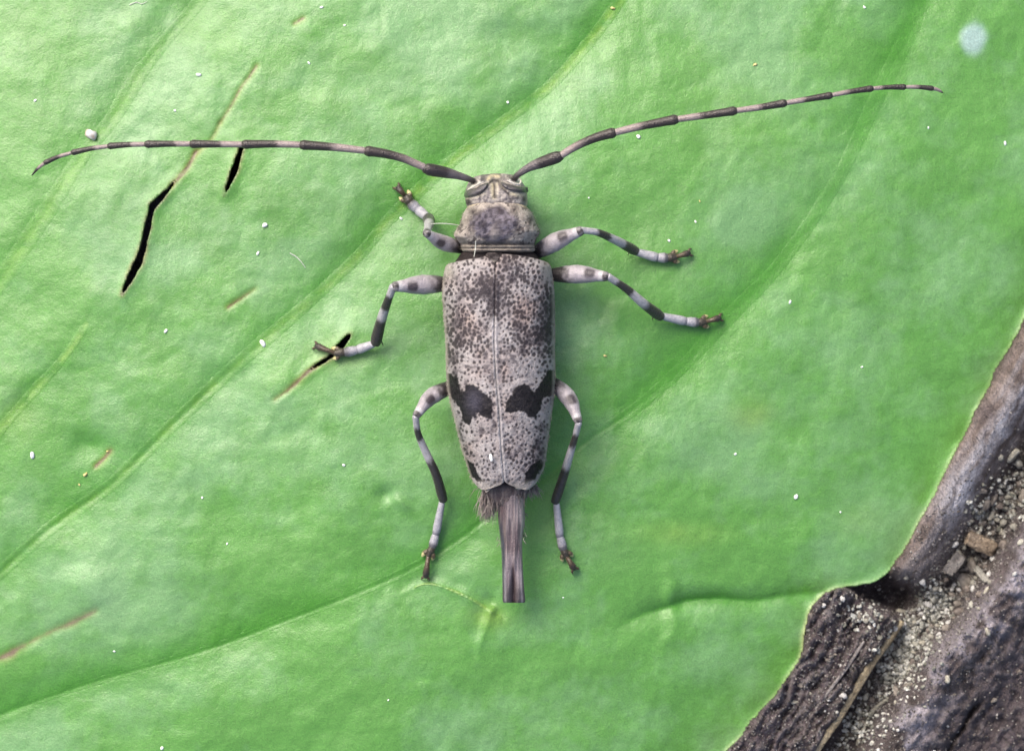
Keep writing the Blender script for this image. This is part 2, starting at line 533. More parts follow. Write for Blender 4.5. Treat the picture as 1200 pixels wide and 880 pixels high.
gx = axis(-1000, 820, 1260, 1800, 2.5, 20); gy = axis(-900, 330, 930, 1700, 2.5, 20)
PX, PY = np.meshgrid(gx, gy)
wz, wc = wood_field(PX, PY, True)
EDGE0 = leaf_in(PX, PY)
under = ss(25, 90, EDGE0)                      # deep under the blade the timber rises to carry it
lz = leaf_h(PX, PY)
carry = under * (np.exp(-((PX - 980) / 60) ** 2 - ((PY - 470) / 60) ** 2) + np.exp(-((PX - 760) / 70) ** 2 - ((PY - 800) / 45) ** 2)
                 + np.exp(-((PX - 300) / 60) ** 2 - ((PY - 560) / 60) ** 2) + np.exp(-((PX - 480) / 60) ** 2 - ((PY - 60) / 40) ** 2))
wz = np.where(EDGE0 > 0, np.minimum(wz, lz - .06), wz)
wz = wz + (lz - .013 - wz) * np.clip(carry, 0, 1)
wv = W(PX.ravel(), PY.ravel(), wz.ravel())
obj('weathered_wood', mesh_np('weathered_wood', wv, [quads(len(gy), len(gx))[:, ::-1]], wc.reshape(-1, 3)), M['wood'],
    kind='structure', label='grey weathered wood with silvery ridge under the leaf')
gme = mesh_np('ground', np.array([(-300, -300, -2.2), (300, -300, -2.2), (300, 300, -2.2), (-300, 300, -2.2)], float), [np.array([[0, 1, 2, 3]])])
obj('ground', gme, M['soil'], kind='structure')


wood_h = sampler(gx, gy, wz)


def woodz(px, py):
    return float(wood_h(px, py))


KL = 2.6
# ------------------------------------------------------------------ leaf blade
leaf = empty('leaf', (0, 0, 0), label='large green leaf with torn slits spread over the grey wood', category='leaf')


def build_blade():
    X, Y = LX, LY
    F = np.minimum(LO, LS)
    nr, nc = F.shape
    inside = F > 0
    allin = inside[:-1, :-1] & inside[1:, :-1] & inside[:-1, 1:] & inside[1:, 1:]
    anyin = inside[:-1, :-1] | inside[1:, :-1] | inside[:-1, 1:] | inside[1:, 1:]
    Q = quads(nr, nc)[allin.ravel()]
    xs = list(X.ravel()); ys = list(Y.ravel()); Ff = F.ravel()
    cache = {}

    def cut(i, j):
        k = (min(i, j), max(i, j))
        if k not in cache:
            a, b = k
            t = Ff[a] / (Ff[a] - Ff[b]); t = min(max(t, .02), .98)
            cache[k] = len(xs)
            xs.append(xs[a] + t * (xs[b] - xs[a])); ys.append(ys[a] + t * (ys[b] - ys[a]))
        return cache[k]

    tris = []
    for q in quads(nr, nc)[(anyin & ~allin).ravel()]:
        for tri in ((q[0], q[1], q[2]), (q[0], q[2], q[3])):
            out = []
            for n in range(3):
                i, j = tri[n], tri[(n + 1) % 3]
                if Ff[i] > 0: out.append(int(i))
                if (Ff[i] > 0) != (Ff[j] > 0): out.append(cut(int(i), int(j)))
            if len(out) >= 3:
                tris.append(out[:3])
                if len(out) == 4: tris.append([out[0], out[2], out[3]])
    xs = np.array(xs); ys = np.array(ys)
    used = np.zeros(len(xs), bool); used[Q.ravel()] = True; T = np.array(tris); used[T.ravel()] = True
    remap = np.cumsum(used) - 1
    xs, ys = xs[used], ys[used]
    ng = LX.size
    extra = np.arange(len(used))[used] >= ng
    z = np.empty(len(xs)); col = np.empty((len(xs), 3))
    g = np.arange(len(used))[used][~extra]
    z[~extra] = LZ.ravel()[g]; col[~extra] = LC.reshape(-1, 3)[g]
    z[extra], col[extra], _, _ = leaf_field(xs[extra], ys[extra], True)
    me = mesh_np('blade', W(xs, ys, z), [remap[Q][:, ::-1], remap[T][:, ::-1]], col)
    o = obj('blade', me, M['leaf'], leaf)
    s = o.modifiers.new('thick', 'SOLIDIFY'); s.thickness = .012; s.offset = -1
    return o


build_blade()


def ribbon_vein(line, w0, w1, t0=0., t1=1., rise=.005, c0=(150, 198, 74), c1=None):
    """a slim rounded vein lying in its groove"""
    L = catmull(line[::2] if len(line) > 40 else line, 10)
    k0, k1 = int(t0 * (len(L) - 1)), int(t1 * (len(L) - 1))
    L = L[k0:k1 + 1]
    n = len(L)
    T = np.gradient(L, axis=0); T /= np.linalg.norm(T, axis=1)[:, None]
    N = np.stack([-T[:, 1], T[:, 0]], 1)
    t = np.linspace(0, 1, n)
    w = (w0 + (w1 - w0) * t) * (.75 + .5 * vn(t * 14, t * 0, 77)) * np.minimum(1, np.minimum(t, 1 - t) * 14 + .15)
    k = 9
    u = np.linspace(-1, 1, k)
    px = L[:, 0][:, None] + N[:, 0][:, None] * w[:, None] * u; py = L[:, 1][:, None] + N[:, 1][:, None] * w[:, None] * u
    z = leaf_h(px, py)
    fade = np.minimum(1, np.minimum(t, 1 - t) * 10)[:, None]
    z = z + (rise * (1 - u ** 2) * fade) + .0004 - .0016 * np.abs(u) ** 4 - .003 * (1 - fade)
    zb = z - .006
    top = W(px.ravel(), py.ravel(), z.ravel()); bot = W(px.ravel(), py.ravel(), zb.ravel())
    nn = fbm(px / 10, py / 10, 81, 3)
    lc = np.stack([f(px, py) for f in leaf_c], -1)
    vc = mixc(lin(*c0), lin(*(c1 or c0)), np.repeat(t[:, None], k, 1))
    mv = np.clip((1 - np.abs(u)) ** 1.2 * np.clip(-.35 + 1.9 * nn, 0, 1) * fade * .75, 0, 1)[..., None]
    col = (lc * (1 - mv) + vc * mv).reshape(-1, 3)
    q = quads(n, k)
    m = n * k
    i = np.arange(n - 1)
    side1 = np.stack([i * k, (i + 1) * k, (i + 1) * k + m, i * k + m], 1)
    side2 = np.stack([i * k + k - 1, i * k + k - 1 + m, (i + 1) * k + k - 1 + m, (i + 1) * k + k - 1], 1)
    j = np.arange(k - 1)
    e1 = np.stack([j, j + m, j + 1 + m, j + 1], 1); e2 = np.stack([m - k + j, m - k + j + 1, 2 * m - k + j + 1, 2 * m - k + j], 1)
    me = mesh_np('vein', np.vstack([top, bot]), [q, (q + m)[:, ::-1], side1, side2, e1, e2], np.vstack([col, col]))
    return obj('vein', me, M['leaf'], leaf)


ribbon_vein(VEINS['A'], 9, 9, .02, .97, .0008, (84, 160, 36), (156, 208, 70))
ribbon_vein(VEINS['B'], 4, 13, .02, .97, .0008, (86, 162, 46), (98, 178, 60))
ribbon_vein(VEINS['C'], 13, 10, .02, .97, .0008, (160, 218, 90), (92, 172, 50))
ribbon_vein(VEINS['D'], 10, 6, .02, .98, .001, (160, 210, 95))
ribbon_vein(CREASE_F, 3.4, 1.6, 0, 1, .0015, (160, 196, 90))


# ------------------------------------------------------------------ lofts for the beetle
def tube(name, pts, rad, mat, parent, colfn, sides=20, step=1.2, flat=1.0, cap=(1, 1), world=False):
    """rounded limb: pts (x, y, z cm), rad list of (t, radius in reference steps)"""
    P = catmull([(p[0], p[1], p[2] / U) for p in pts], 12)
    seg = np.linalg.norm(P[1:] - P[:-1], axis=1); cum = np.concatenate([[0], np.cumsum(seg)])
    n = max(6, int(cum[-1] / step))
    s = np.linspace(0, cum[-1], n)
    C = np.stack([np.interp(s, cum, P[:, k]) for k in range(3)], 1)
    t = s / cum[-1]
    rt = np.array(rad, float)
    r = np.interp(t, rt[:, 0], rt[:, 1])
    w = W(C[:, 0], C[:, 1], C[:, 2] * U)
    rw = r * U * (D - C[:, 2] * U) / D
    T = np.gradient(w, axis=0); T /= np.linalg.norm(T, axis=1)[:, None] + 1e-12
    if cap[0]:
        a = np.array([.12, .45, .75, .93])[:, None]
        w = np.vstack([w[0] - T[0] * rw[0] * np.sqrt(1 - a ** 2) * cap[0], w]); rw = np.concatenate([rw[0] * a[:, 0], rw])
        T = np.vstack([np.repeat(T[:1], 4, 0), T]); t = np.concatenate([np.zeros(4), t])
    if cap[1]:
        a = np.array([.93, .75, .45, .12])[:, None]
        w = np.vstack([w, w[-1] + T[-1] * rw[-1] * np.sqrt(1 - a ** 2) * cap[1]]); rw = np.concatenate([rw, rw[-1] * a[:, 0]])
        T = np.vstack([T, np.repeat(T[-1:], 4, 0)]); t = np.concatenate([t, np.ones(4)])
    up = np.array([0, 0, 1.0])
    S = np.cross(T, up); ln = np.linalg.norm(S, axis=1)
    bad = ln < .15
    S[bad] = (1, 0, 0); S /= np.linalg.norm(S, axis=1)[:, None]
    B = np.cross(S, T); B /= np.linalg.norm(B, axis=1)[:, None]
    ang = np.linspace(0, 2 * np.pi, sides, endpoint=False)
    V = w[:, None, :] + rw[:, None, None] * (np.cos(ang)[None, :, None] * S[:, None, :] + flat * np.sin(ang)[None, :, None] * B[:, None, :])
    n = len(w)
    TT = np.repeat(t[:, None], sides, 1); AA = np.repeat(ang[None], n, 0)
    col = colfn(TT, AA, V).reshape(-1, 3)
    V = V.reshape(-1, 3)
    faces = [quads(n, sides, True)]
    V = np.vstack([V, w[:1], w[-1:]]); col = np.vstack([col, col[:1], col[-1:]])
    i = np.arange(sides); j = (i + 1) % sides
    faces.append(np.stack([j, i, np.full(sides, n * sides)], 1))
    faces.append(np.stack([(n - 1) * sides + i, (n - 1) * sides + j, np.full(sides, n * sides + 1)], 1))
    return obj(name, mesh_np(name, V, faces, col), mat, parent)


def shell(name, rows, mat, parent, colfn, dispfn=None, na=150, step=1.0, pw=.85):
    """body plate lofted along y; rows: (y, left, right, ztop, zmid, zbot)"""
    Rw = np.array(rows, float)
    P = catmull(Rw, 10)
    o = np.argsort(P[:, 0]); P = P[o]
    ys = np.arange(P[0, 0], P[-1, 0] + .01, step)
    G = [np.interp(ys, P[:, 0], P[:, k]) for k in range(1, 6)]
    L, Rr, zt, zm, zb = G
    ang = np.concatenate([np.linspace(0, np.pi, int(na * .7), endpoint=False), np.linspace(np.pi, 2 * np.pi, int(na * .3), endpoint=False)])
    ca, sa = np.cos(ang), np.sin(ang)
    ux = np.sign(ca) * np.abs(ca) ** pw
    uz = np.sign(sa) * np.abs(sa) ** pw
    px = ((L + Rr) / 2)[:, None] + ((Rr - L) / 2)[:, None] * ux[None]
    py = np.repeat(ys[:, None], len(ang), 1)
    z = np.where(uz >= 0, zm[:, None] + (zt - zm)[:, None] * uz, zm[:, None] + (zm - zb)[:, None] * uz)
    top = np.clip(sa, 0, 1)[None] ** .5
    if dispfn is not None:
        z = z + dispfn(px, py) * top
    col = colfn(px, py, z).reshape(-1, 3)
    n, k = px.shape
    V = W(px.ravel(), py.ravel(), z.ravel())
    c0 = V[:k].mean(0); c1 = V[-k:].mean(0)
    V = np.vstack([V, c0, c1]); col = np.vstack([col, col[:k].mean(0), col[-k:].mean(0)])
    i = np.arange(k); j = (i + 1) % k
    f = [quads(n, k, True)[:, ::-1] if False else quads(n, k, True), np.stack([j, i, np.full(k, n * k)], 1),
         np.stack([(n - 1) * k + i, (n - 1) * k + j, np.full(k, n * k + 1)], 1)]
    return obj(name, mesh_np(name, V, f, col), mat, parent)


def hairs(name, roots, tips, w, mat, parent, c0, c1, bend=.0):
    """many fine tapered hairs joined into one mesh; roots, tips world coords"""
    roots = np.asarray(roots); tips = np.asarray(tips); n = len(roots)
    d = tips - roots
    S = np.cross(d, (0, 0, 1.0)); S /= np.linalg.norm(S, axis=1)[:, None] + 1e-9
    B = np.cross(S, d); B /= np.linalg.norm(B, axis=1)[:, None] + 1e-9
    off = rng.normal(0, 1, (n, 3)) * bend * np.linalg.norm(d, axis=1)[:, None]
    lev = []
    for f, ww in ((0, 1.), (.35, .9), (.7, .6), (1, .12)):
        c = roots + d * f + off * (f * (1 - f) * 4)
        for a in (0, 2.094, 4.189):
            lev.append(c + w * ww * (math.cos(a) * S + math.sin(a) * B))
    V = np.stack(lev, 1).reshape(-1, 3)
    fs = []
    for l in range(3):
        for a in range(3):
            b = (a + 1) % 3
            fs.append([l * 3 + a, l * 3 + b, l * 3 + 3 + b, l * 3 + 3 + a])
    F = (np.arange(n)[:, None, None] * 12 + np.array(fs)[None]).reshape(-1, 4)
    m = rng.random((n, 1, 1))
    col = (np.array(c0) * (1 - m) + np.array(c1) * m) * np.ones((n, 12, 1))
    return obj(name, mesh_np(name, V, [F], col.reshape(-1, 3)), mat, parent)


# ------------------------------------------------------------------ the beetle
KL = 2.4
Z0 = leafz(585, 440)
beetle = empty('longhorn_beetle', (0, 0, 0), label='speckled grey longhorn beetle with banded antennae sitting on the green leaf', category='beetle')

# ---- elytra
SUT = np.array([(296, 580.5), (340, 580), (400, 579), (440, 581), (485, 585), (530, 588), (560, 590.5), (580, 592)])
LE = catmull([(299, 556), (300, 540), (303, 531), (308, 525.5), (316, 521), (340, 518), (365, 519.5), (400, 522), (440, 523), (465, 526), (490, 532),
              (520, 539.5), (545, 547), (558, 551.5), (567, 556.5), (574, 564)], 10)
RE = catmull([(297, 605), (299, 627), (302, 636), (306, 641.5), (314, 646), (330, 648.5), (350, 650), (400, 650.3), (440, 650.5), (465, 649.5), (490, 646),
              (520, 642), (545, 638.5), (558, 633), (567, 627.5), (574, 619)], 10)
SPK = []
_try = rng.random((16000, 2)) * (150, 300) + (510, 290)
_g = {}
for p in _try:
    k = (int(p[0] // 5), int(p[1] // 5)); ok = True
    for dx in (-1, 0, 1):
        for dy in (-1, 0, 1):
            for q in _g.get((k[0] + dx, k[1] + dy), ()):
                if (q[0] - p[0]) ** 2 + (q[1] - p[1]) ** 2 < 4.0 ** 2: ok = False
    if ok:
        _g.setdefault(k, []).append(p); SPK.append(p)
SPK = np.array(SPK)
SPR = .55 + 1.55 * rng.random(len(SPK)) ** 1.1
r3 = lambda pts: [(480 + a / 5.4545, 420 + b / 5.4545) for a, b in pts]
BAND_L = r3([(225, 90), (262, 95), (310, 120), (330, 205), (352, 208), (372, 168), (405, 160), (430, 180), (462, 215), (500, 230), (530, 290), (525, 385),
             (470, 375), (440, 345), (415, 372), (400, 372), (385, 425), (345, 405), (320, 310), (285, 270), (250, 215)])
BAND_R = r3([(940, 70), (945, 225), (860, 250), (832, 330), (805, 388), (750, 372), (735, 345), (700, 335), (660, 352), (605, 345), (612, 285), (650, 240),
             (680, 200), (700, 172), (730, 162), (800, 208), (830, 170), (855, 115), (890, 80)])
TIP_L = r3([(350, 645), (400, 665), (430, 715), (468, 785), (430, 790), (385, 745)])
TIP_R = r3([(775, 690), (835, 640), (850, 690), (805, 765), (740, 798), (735, 735)])
DENS = [(578, 352, 15, 20, .75), (534, 388, 14, 34, .40), (641, 378, 13, 26, .75), (567, 335, 20, 12, .35), (600, 318, 14, 14, .4), (612, 330, 14, 8, .35),
        (615, 400, 30, 18, .30), (560, 395, 18, 16, .25), (548, 345, 12, 5, .35), (640, 350, 8, 16, .3), (577, 470, 6, 40, .3), (597, 525, 8, 24, .3), (632, 530, 8, 22, .4),
        (557, 505, 18, 5, .25), (572, 545, 10, 5, .4), (540, 500, 6, 30, .3), (622, 545, 18, 18, .35), (530, 425, 10, 30, .2), (640, 320, 8, 10, -.3)]


def nearest_speck(px, py):
    x = px.ravel(); y = py.ravel()
    best = np.full(x.shape, 9.0)
    for (cx, cy), r in zip(SPK, SPR):
        m = (np.abs(x - cx) < 6) & (np.abs(y - cy) < 6)
        if m.any():
            best[m] = np.minimum(best[m], np.hypot((x[m] - cx), (y[m] - cy) * .85) - r)
    return best.reshape(px.shape)


def sut(y):
    return np.interp(y, SUT[:, 0], SUT[:, 1])


def elytra_pat(px, py):
    n1 = fbm(px / 22, py / 22, 91, 3); n2 = fbm(px / 5.5, py / 5.5, 92, 3); n3 = fbm(px / 2.4, py / 2.4, 93, 2)
    dens = np.zeros(px.shape)
    for cx, cy, rx, ry, am in DENS:
        dens += am * np.exp(-((px - cx) / rx) ** 2 - ((py - cy) / ry) ** 2)
    dens += .5 * (n1 - .5)
    sp = nearest_speck(px, py)
    dark = 1 - ss(-.7 + 1.6 * dens, .55 + 2.4 * np.clip(dens, -.2, 1), sp + 1.7 * (n3 - .5) - .25 + 1.0 * (n2 - .5) + .6 * ss(405, 440, py))
    sp2 = nearest_speck(px * 1.55 - 318, py * 1.55 - 215)
    fine = (1 - ss(-.5, .9, sp2 + 1.2 * (n3 - .5))) * ss(.12, .5, dens + .5 * (n2 - .5))
    dark = np.maximum(np.maximum(dark * .88, fine * .8), np.clip(ss(.62, .80, n2 + .42 * dens), 0, 1) * .6 * np.clip(.2 + 1.5 * n3, 0, 1))
    blk = np.full(px.shape, -9.)
    for pl in (BAND_L, BAND_R, TIP_L, TIP_R):
        blk = np.maximum(blk, poly_sdf(px, py, pl))
    blk = ss(-.9, .8, blk + 4.2 * (n2 - .5) + 2 * (n3 - .5))
    return dens, dark, blk, n1, n2, n3


def elytra_col(px, py, s):
    dens, dark, blk, n1, n2, n3 = elytra_pat(px, py)
    pale = lin(204, 197, 197); pink = lin(192, 172, 166); greyd = lin(52, 45, 52)
    col = mixc(pale, pink, np.clip(.25 + 1.6 * (n1 - .5) + .9 * np.exp(-((px - 545) / 22) ** 2 - ((py - 378) / 18) ** 2)
                                   + .9 * np.exp(-((px - 620) / 16) ** 2 - ((py - 362) / 14) ** 2), 0, 1))
    col = mixc(col, lin(140, 132, 140), np.clip(.12 + 1.0 * dens + 1.1 * (n2 - .5), 0, .85))
    col = col * (1 + .3 * (n3 - .5))[..., None]
    col = mixc(col, greyd, dark)
    black = mixc(lin(22, 18, 22), lin(84, 82, 98), np.exp(-((px - 555) / 9) ** 2 - ((py - 470) / 14) ** 2) * .8 + .15 * n3)  # bluish-grey sheen at the left band's centre painted into the black
    col = mixc(col, black, blk * .97)
    ds = np.abs(px - sut(py))
    nl = .5 + .8 * (vn(px * 0, py / 7, 95) - .5)
    # pale raised suture, white towards the middle
    sl = np.exp(-(ds / 2.2) ** 2) * ss(372, 384, py) * np.clip(.35 + nl + .5 * ss(480, 520, py), 0, 1)
    col = mixc(col, lin(214, 209, 212), sl * (.85 + .1 * ss(480, 520, py)))
    wh = np.exp(-((px - 579.5 - (py - 390) * .07) / 3.4) ** 2) * ss(368, 378, py) * (1 - ss(402, 424, py))
    col = mixc(col, lin(222, 216, 220), wh * .8)
    col = mixc(col, lin(54, 47, 50), np.exp(-(ds / .8) ** 2) * .6 * (1 - .45 * ss(375, 385, py) - .3 * ss(480, 520, py)))
    # pale margin and shoulders
    col = mixc(col, lin(212, 204, 190), ss(.93, .985, s) * (.35 + .5 * n2))
    sh = np.exp(-((px - 526) / 6) ** 2 - ((py - 318) / 9) ** 2) + np.exp(-((px - 642) / 6) ** 2 - ((py - 317) / 11) ** 2)
    col = mixc(col, lin(216, 208, 198), np.clip(sh, 0, 1) * .8)
    tipm = ss(560, 571, py) * (.5 + .5 * n2)
    col = mixc(col, lin(222, 212, 200), tipm * .8)
    return col, dark, blk


def elytron(side):
    n = 330; k = 110
    y = np.linspace(297.5, 574, n)
    edge = LE if side < 0 else RE
    e = np.interp(y, edge[:, 0], edge[:, 1])
    s0 = sut(y)
    # scutellum notch in front, V gap at the apex
    s0 = s0 - (side < 0) * -.9 + side * (5.5 * (1 - ss(299, 311, y)) + 25 * np.clip((y - 561) / 13.2, 0, 1) ** 2.6) 
    front = {-1: 302, 1: 299}[side]
    a = np.linspace(0, np.pi / 2, k)
    s = np.sin(a)
    px = s0[:, None] + (e - s0)[:, None] * s[None]
    full = np.maximum(np.abs(e - sut(y)), 20)
    sr = np.clip(np.abs(px - sut(y)[:, None]) / full[:, None], 0, 1)
    # front margin curls, shoulders round off
    py = y[:, None] + 0 * px + (1 - ss(297.5, 312, y))[:, None] * (4.5 * sr ** 4 + (2.5 if side < 0 else 0) + 3 * np.exp(-((sr - .03) / .14) ** 2))
    py = py - ss(555, 574, y)[:, None] * 1.0 * (1 - sr)
    ztop = np.interp(y, [297, 302, 312, 340, 420, 480, 530, 560, 574], [.285, .325, .345, .358, .362, .350, .318, .282, .255])
    zed = np.interp(y, [297, 320, 440, 520, 560, 574], [.16, .15, .14, .15, .185, .235])
    z = zed[:, None] + (ztop - zed)[:, None] * (1 - sr ** 2.5) ** .5
    z = np.where(s[None] >= .9999, zed[:, None], z)
    # gentle shoulder hump, ribs and pits
    cx = 538 if side < 0 else 632
    z = z + .012 * np.exp(-((px - cx) / 9) ** 2 - ((py - 318) / 12) ** 2)
    col, dark, blk = elytra_col(px, py, np.clip(sr, 0, 1))
    ds = np.abs(px - sut(py))
    z = z + .004 * np.exp(-((ds - 2.2) / 2) ** 2) - .0022 * dark * (1 - blk) * (1 - sr ** 6) + .004 * (fbm(px / 7, py / 7, 97, 2) - .5)
    z = z - .0015 * np.exp(-(ds / .8) ** 2) + Z0 - (.003 * (px > sut(py) + .02) if side < 0 else 0)
    me = mesh_np('elytron', W(px.ravel(), py.ravel(), z.ravel()), [quads(n, k)[:, ::-1] if side > 0 else quads(n, k)], col.reshape(-1, 3))
    o = obj('elytron', me, M['beetle'], beetle)
    m = o.modifiers.new('thick', 'SOLIDIFY'); m.thickness = .012; m.offset = -1
    return o


elytron(-1)
elytron(1)


# ---- dark trunk under the elytra, ending in the tail
def trunk_col(px, py, z):
    n = fbm(px / 6, py / 6, 101, 3); st = fbm(px / 1.8, py / 22, 102, 3)
    c = mixc(lin(44, 38, 40), lin(78, 68, 68), n)
    c2 = mixc(lin(116, 100, 100), lin(164, 148, 142), np.clip(.5 + 1.7 * (st - .5), 0, 1))
    c = mixc(c, c2, ss(562, 580, py))
    return c


abd = shell('abdomen', [(284, 562, 600, .25 + Z0, .16 + Z0, .08 + Z0), (293, 548, 616, .272 + Z0, .17 + Z0, .07 + Z0), (300, 538, 630, .27 + Z0, .17 + Z0, .06 + Z0),
                        (330, 527, 642, .28 + Z0, .15 + Z0, .045 + Z0), (420, 530, 643, .285 + Z0, .14 + Z0, .04 + Z0), (480, 537, 640, .27 + Z0, .14 + Z0, .05 + Z0),
                        (530, 549, 630, .245 + Z0, .14 + Z0, .06 + Z0), (560, 558, 624, .225 + Z0, .145 + Z0, .07 + Z0), (574, 565, 620, .215 + Z0, .145 + Z0, .075 + Z0),
                        (584, 570, 616, .195 + Z0, .14 + Z0, .08 + Z0), (592, 576, 613, .18 + Z0, .135 + Z0, .09 + Z0)],
            M['beetle'], beetle, trunk_col, lambda px, py: .01 * (fbm(px / 9, py / 9, 103, 3) - .5))


def ovi_col(px, py, z):
    st = fbm(px / 3.2, py / 26, 104, 3); n = fbm(px / 4, py / 7, 105, 3)
    xc = np.interp(py, [580, 640, 706], [598, 600, 602]); h = np.interp(py, [580, 612, 640, 706], [16, 15.5, 12.5, 13.5])
    u = (px - xc) / h
    c = mixc(lin(126, 108, 110), lin(190, 174, 172), np.clip(.5 + 2.2 * (st - .5) - .6 * ss(610, 635, py) * (1 - ss(635, 655, py)), 0, 1))  # shiny stripes of the tail painted as paler mauve streaks
    c = mixc(c, lin(150, 138, 148), ss(640, 660, py) * .5)
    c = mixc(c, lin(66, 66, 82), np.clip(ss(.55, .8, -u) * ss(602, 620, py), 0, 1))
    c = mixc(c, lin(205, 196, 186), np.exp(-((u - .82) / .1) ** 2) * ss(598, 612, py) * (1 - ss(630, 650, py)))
    ctr = np.exp(-((px - 601 - .04 * (py - 660)) / (1.6 + .03 * (py - 655))) ** 2) * ss(655, 668, py)
    c = mixc(c, lin(66, 42, 46), np.clip(ctr, 0, 1))
    tip = ss(672, 698, py) * np.clip(.3 + 1.4 * np.abs(u), 0, 1)
    c = mixc(c, lin(46, 40, 46), np.clip(tip, 0, 1) * .85)
    c = mixc(c, lin(186, 180, 186), np.exp(-((np.abs(u) - .72) / .1) ** 2) * ss(655, 675, py) * .6)
    c = mixc(c, lin(104, 80, 80), np.exp(-((px - 588.5) / 2) ** 2) * (1 - ss(590, 640, py)) * .8)
    c = c * (1 + .35 * (n - .5))[..., None]
    return c


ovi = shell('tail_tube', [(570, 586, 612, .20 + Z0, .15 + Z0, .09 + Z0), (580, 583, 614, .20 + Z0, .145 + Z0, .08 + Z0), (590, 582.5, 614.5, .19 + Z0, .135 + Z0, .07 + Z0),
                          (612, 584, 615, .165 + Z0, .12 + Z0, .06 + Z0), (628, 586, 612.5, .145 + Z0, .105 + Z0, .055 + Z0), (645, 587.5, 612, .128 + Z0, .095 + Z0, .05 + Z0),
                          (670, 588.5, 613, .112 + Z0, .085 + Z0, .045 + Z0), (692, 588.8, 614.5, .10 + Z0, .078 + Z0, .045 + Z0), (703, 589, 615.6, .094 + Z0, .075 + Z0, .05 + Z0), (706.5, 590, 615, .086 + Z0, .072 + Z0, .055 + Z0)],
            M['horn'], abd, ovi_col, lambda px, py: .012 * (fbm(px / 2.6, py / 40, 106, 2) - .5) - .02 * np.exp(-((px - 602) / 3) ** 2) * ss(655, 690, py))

# fur tufts where the tail leaves the wing cases
def tuft(n, x0, x1, y0, y1, dx, dy, ln, z0, z1, c0, c1, w=.0016, spread=.25):
    px = rng.uniform(x0, x1, n); py = rng.uniform(y0, y1, n); z = rng.uniform(z0, z1, n) + Z0
    l = ln * rng.uniform(.5, 1.1, n)
    a = rng.normal(0, spread, n)
    ddx = dx * np.cos(a) - dy * np.sin(a); ddy = dx * np.sin(a) + dy * np.cos(a)
    return W(px, py, z), W(px + ddx * l, py + ddy * l, z - rng.uniform(.0, .03, n)), c0, c1, w


rt, tp = [], []
for args in ((260, 565, 586, 568, 588, -.10, 1, 28, .13, .19, 0, 0), (150, 566, 576, 578, 598, -.1, 1, 17, .12, .16, 0, 0),
             (130, 606, 630, 566, 575, .3, 1, 14, .13, .18, 0, 0), (46, 580, 616, 572, 584, .0, 1, 13, .19, .2, 0, 0),
             (24, 611, 615, 590, 630, .45, 1, 8, .10, .13, 0, 0), (10, 584, 589, 600, 640, -.45, 1, 6, .10, .13, 0, 0)):
    a, b, *_ = tuft(*args)
    rt.append(a); tp.append(b)
hairs('fur_tuft', np.vstack(rt), np.vstack(tp), .0013, M['fluff'], abd, lin(134, 116, 114), lin(206, 194, 186), .08)['kind'] = 'stuff'


# ---- pronotum
KL = 2.0
def pro_col(px, py, z):
    n1 = fbm(px / 14, py / 14, 111, 4); n2 = fbm(px / 3.4, py / 3.4, 112, 3); n3 = fbm(px / 2, py / 2, 113, 2)
    c = mixc(lin(164, 154, 146), lin(222, 212, 202), np.clip(.5 + 1.8 * (n2 - .5), 0, 1))
    c = mixc(c, lin(80, 70, 70), ss(.60, .68, n2) * .85)
    cen = ss(1.15, .75, np.hypot((px - 580) / 29, (py - 264) / 22) + .5 * (n1 - .5))
    c = mixc(c, mixc(lin(58, 53, 70), lin(136, 129, 143), np.clip(.40 + 2.8 * (n2 - .5), 0, 1)), cen * .9)
    c = mixc(c, lin(176, 166, 162), np.exp(-((px - 580) / 5) ** 2 - ((py - 277) / 11) ** 2) * np.clip(.3 + 1.3 * n3, 0, 1))
    c = mixc(c, lin(40, 36, 44), np.exp(-((px - 579.3) / 1.3) ** 2 - ((py - 262) / 5) ** 2))
    for cx, cy, rx, ry in ((554, 250, 6, 7), (603, 246, 4, 6), (551, 268, 5, 7), (584, 246, 5, 5), (621, 258, 3, 5), (541, 264, 2.5, 4), (566, 262, 4, 6), (607, 270, 4, 5), (619, 271, 2, 2), (628, 276, 1.6, 1.6)):
        c = mixc(c, lin(58, 50, 54), np.exp(-((px - cx) / rx) ** 2 - ((py - cy) / ry) ** 2) * np.clip(.2 + 1.3 * n3, 0, 1))
    yr = 1.4 * np.abs(px - 580) / 45
    c = mixc(c, lin(172, 162, 150), ss(284, 288, py) * (.4 + .6 * n2))
    c = mixc(c, lin(70, 62, 60), np.exp(-((py - 286 - 2 * (n1 - .5)) / 1.2) ** 2) * .7 * (.4 + n2))
    c = mixc(c, lin(66, 58, 56), np.exp(-((py - 290.5) / .9) ** 2) * .6)
    fr = 233.5 + .0062 * (px - 582) ** 2
    c = mixc(c, lin(205, 192, 160), np.exp(-((py - fr - 1.4) / 1.5) ** 2) * np.clip(.1 + 1.8 * n3, 0, 1) * .95)
    return c


def pro_disp(px, py):
    n = fbm(px / 6, py / 6, 114, 3)
    return (.009 + .010 * ss(283, 288, py)) * (n - .5) + .012 * np.exp(-((px - 562) / 9) ** 2 - ((py - 256) / 9) ** 2) + .012 * np.exp(-((px - 600) / 9) ** 2 - ((py - 256) / 9) ** 2) \
        + .010 * np.exp(-((px - 580) / 5) ** 2 - ((py - 276) / 8) ** 2) - .016 * np.exp(-((py - 286) / 1.8) ** 2) - .010 * np.exp(-((py - 291) / 1.2) ** 2)


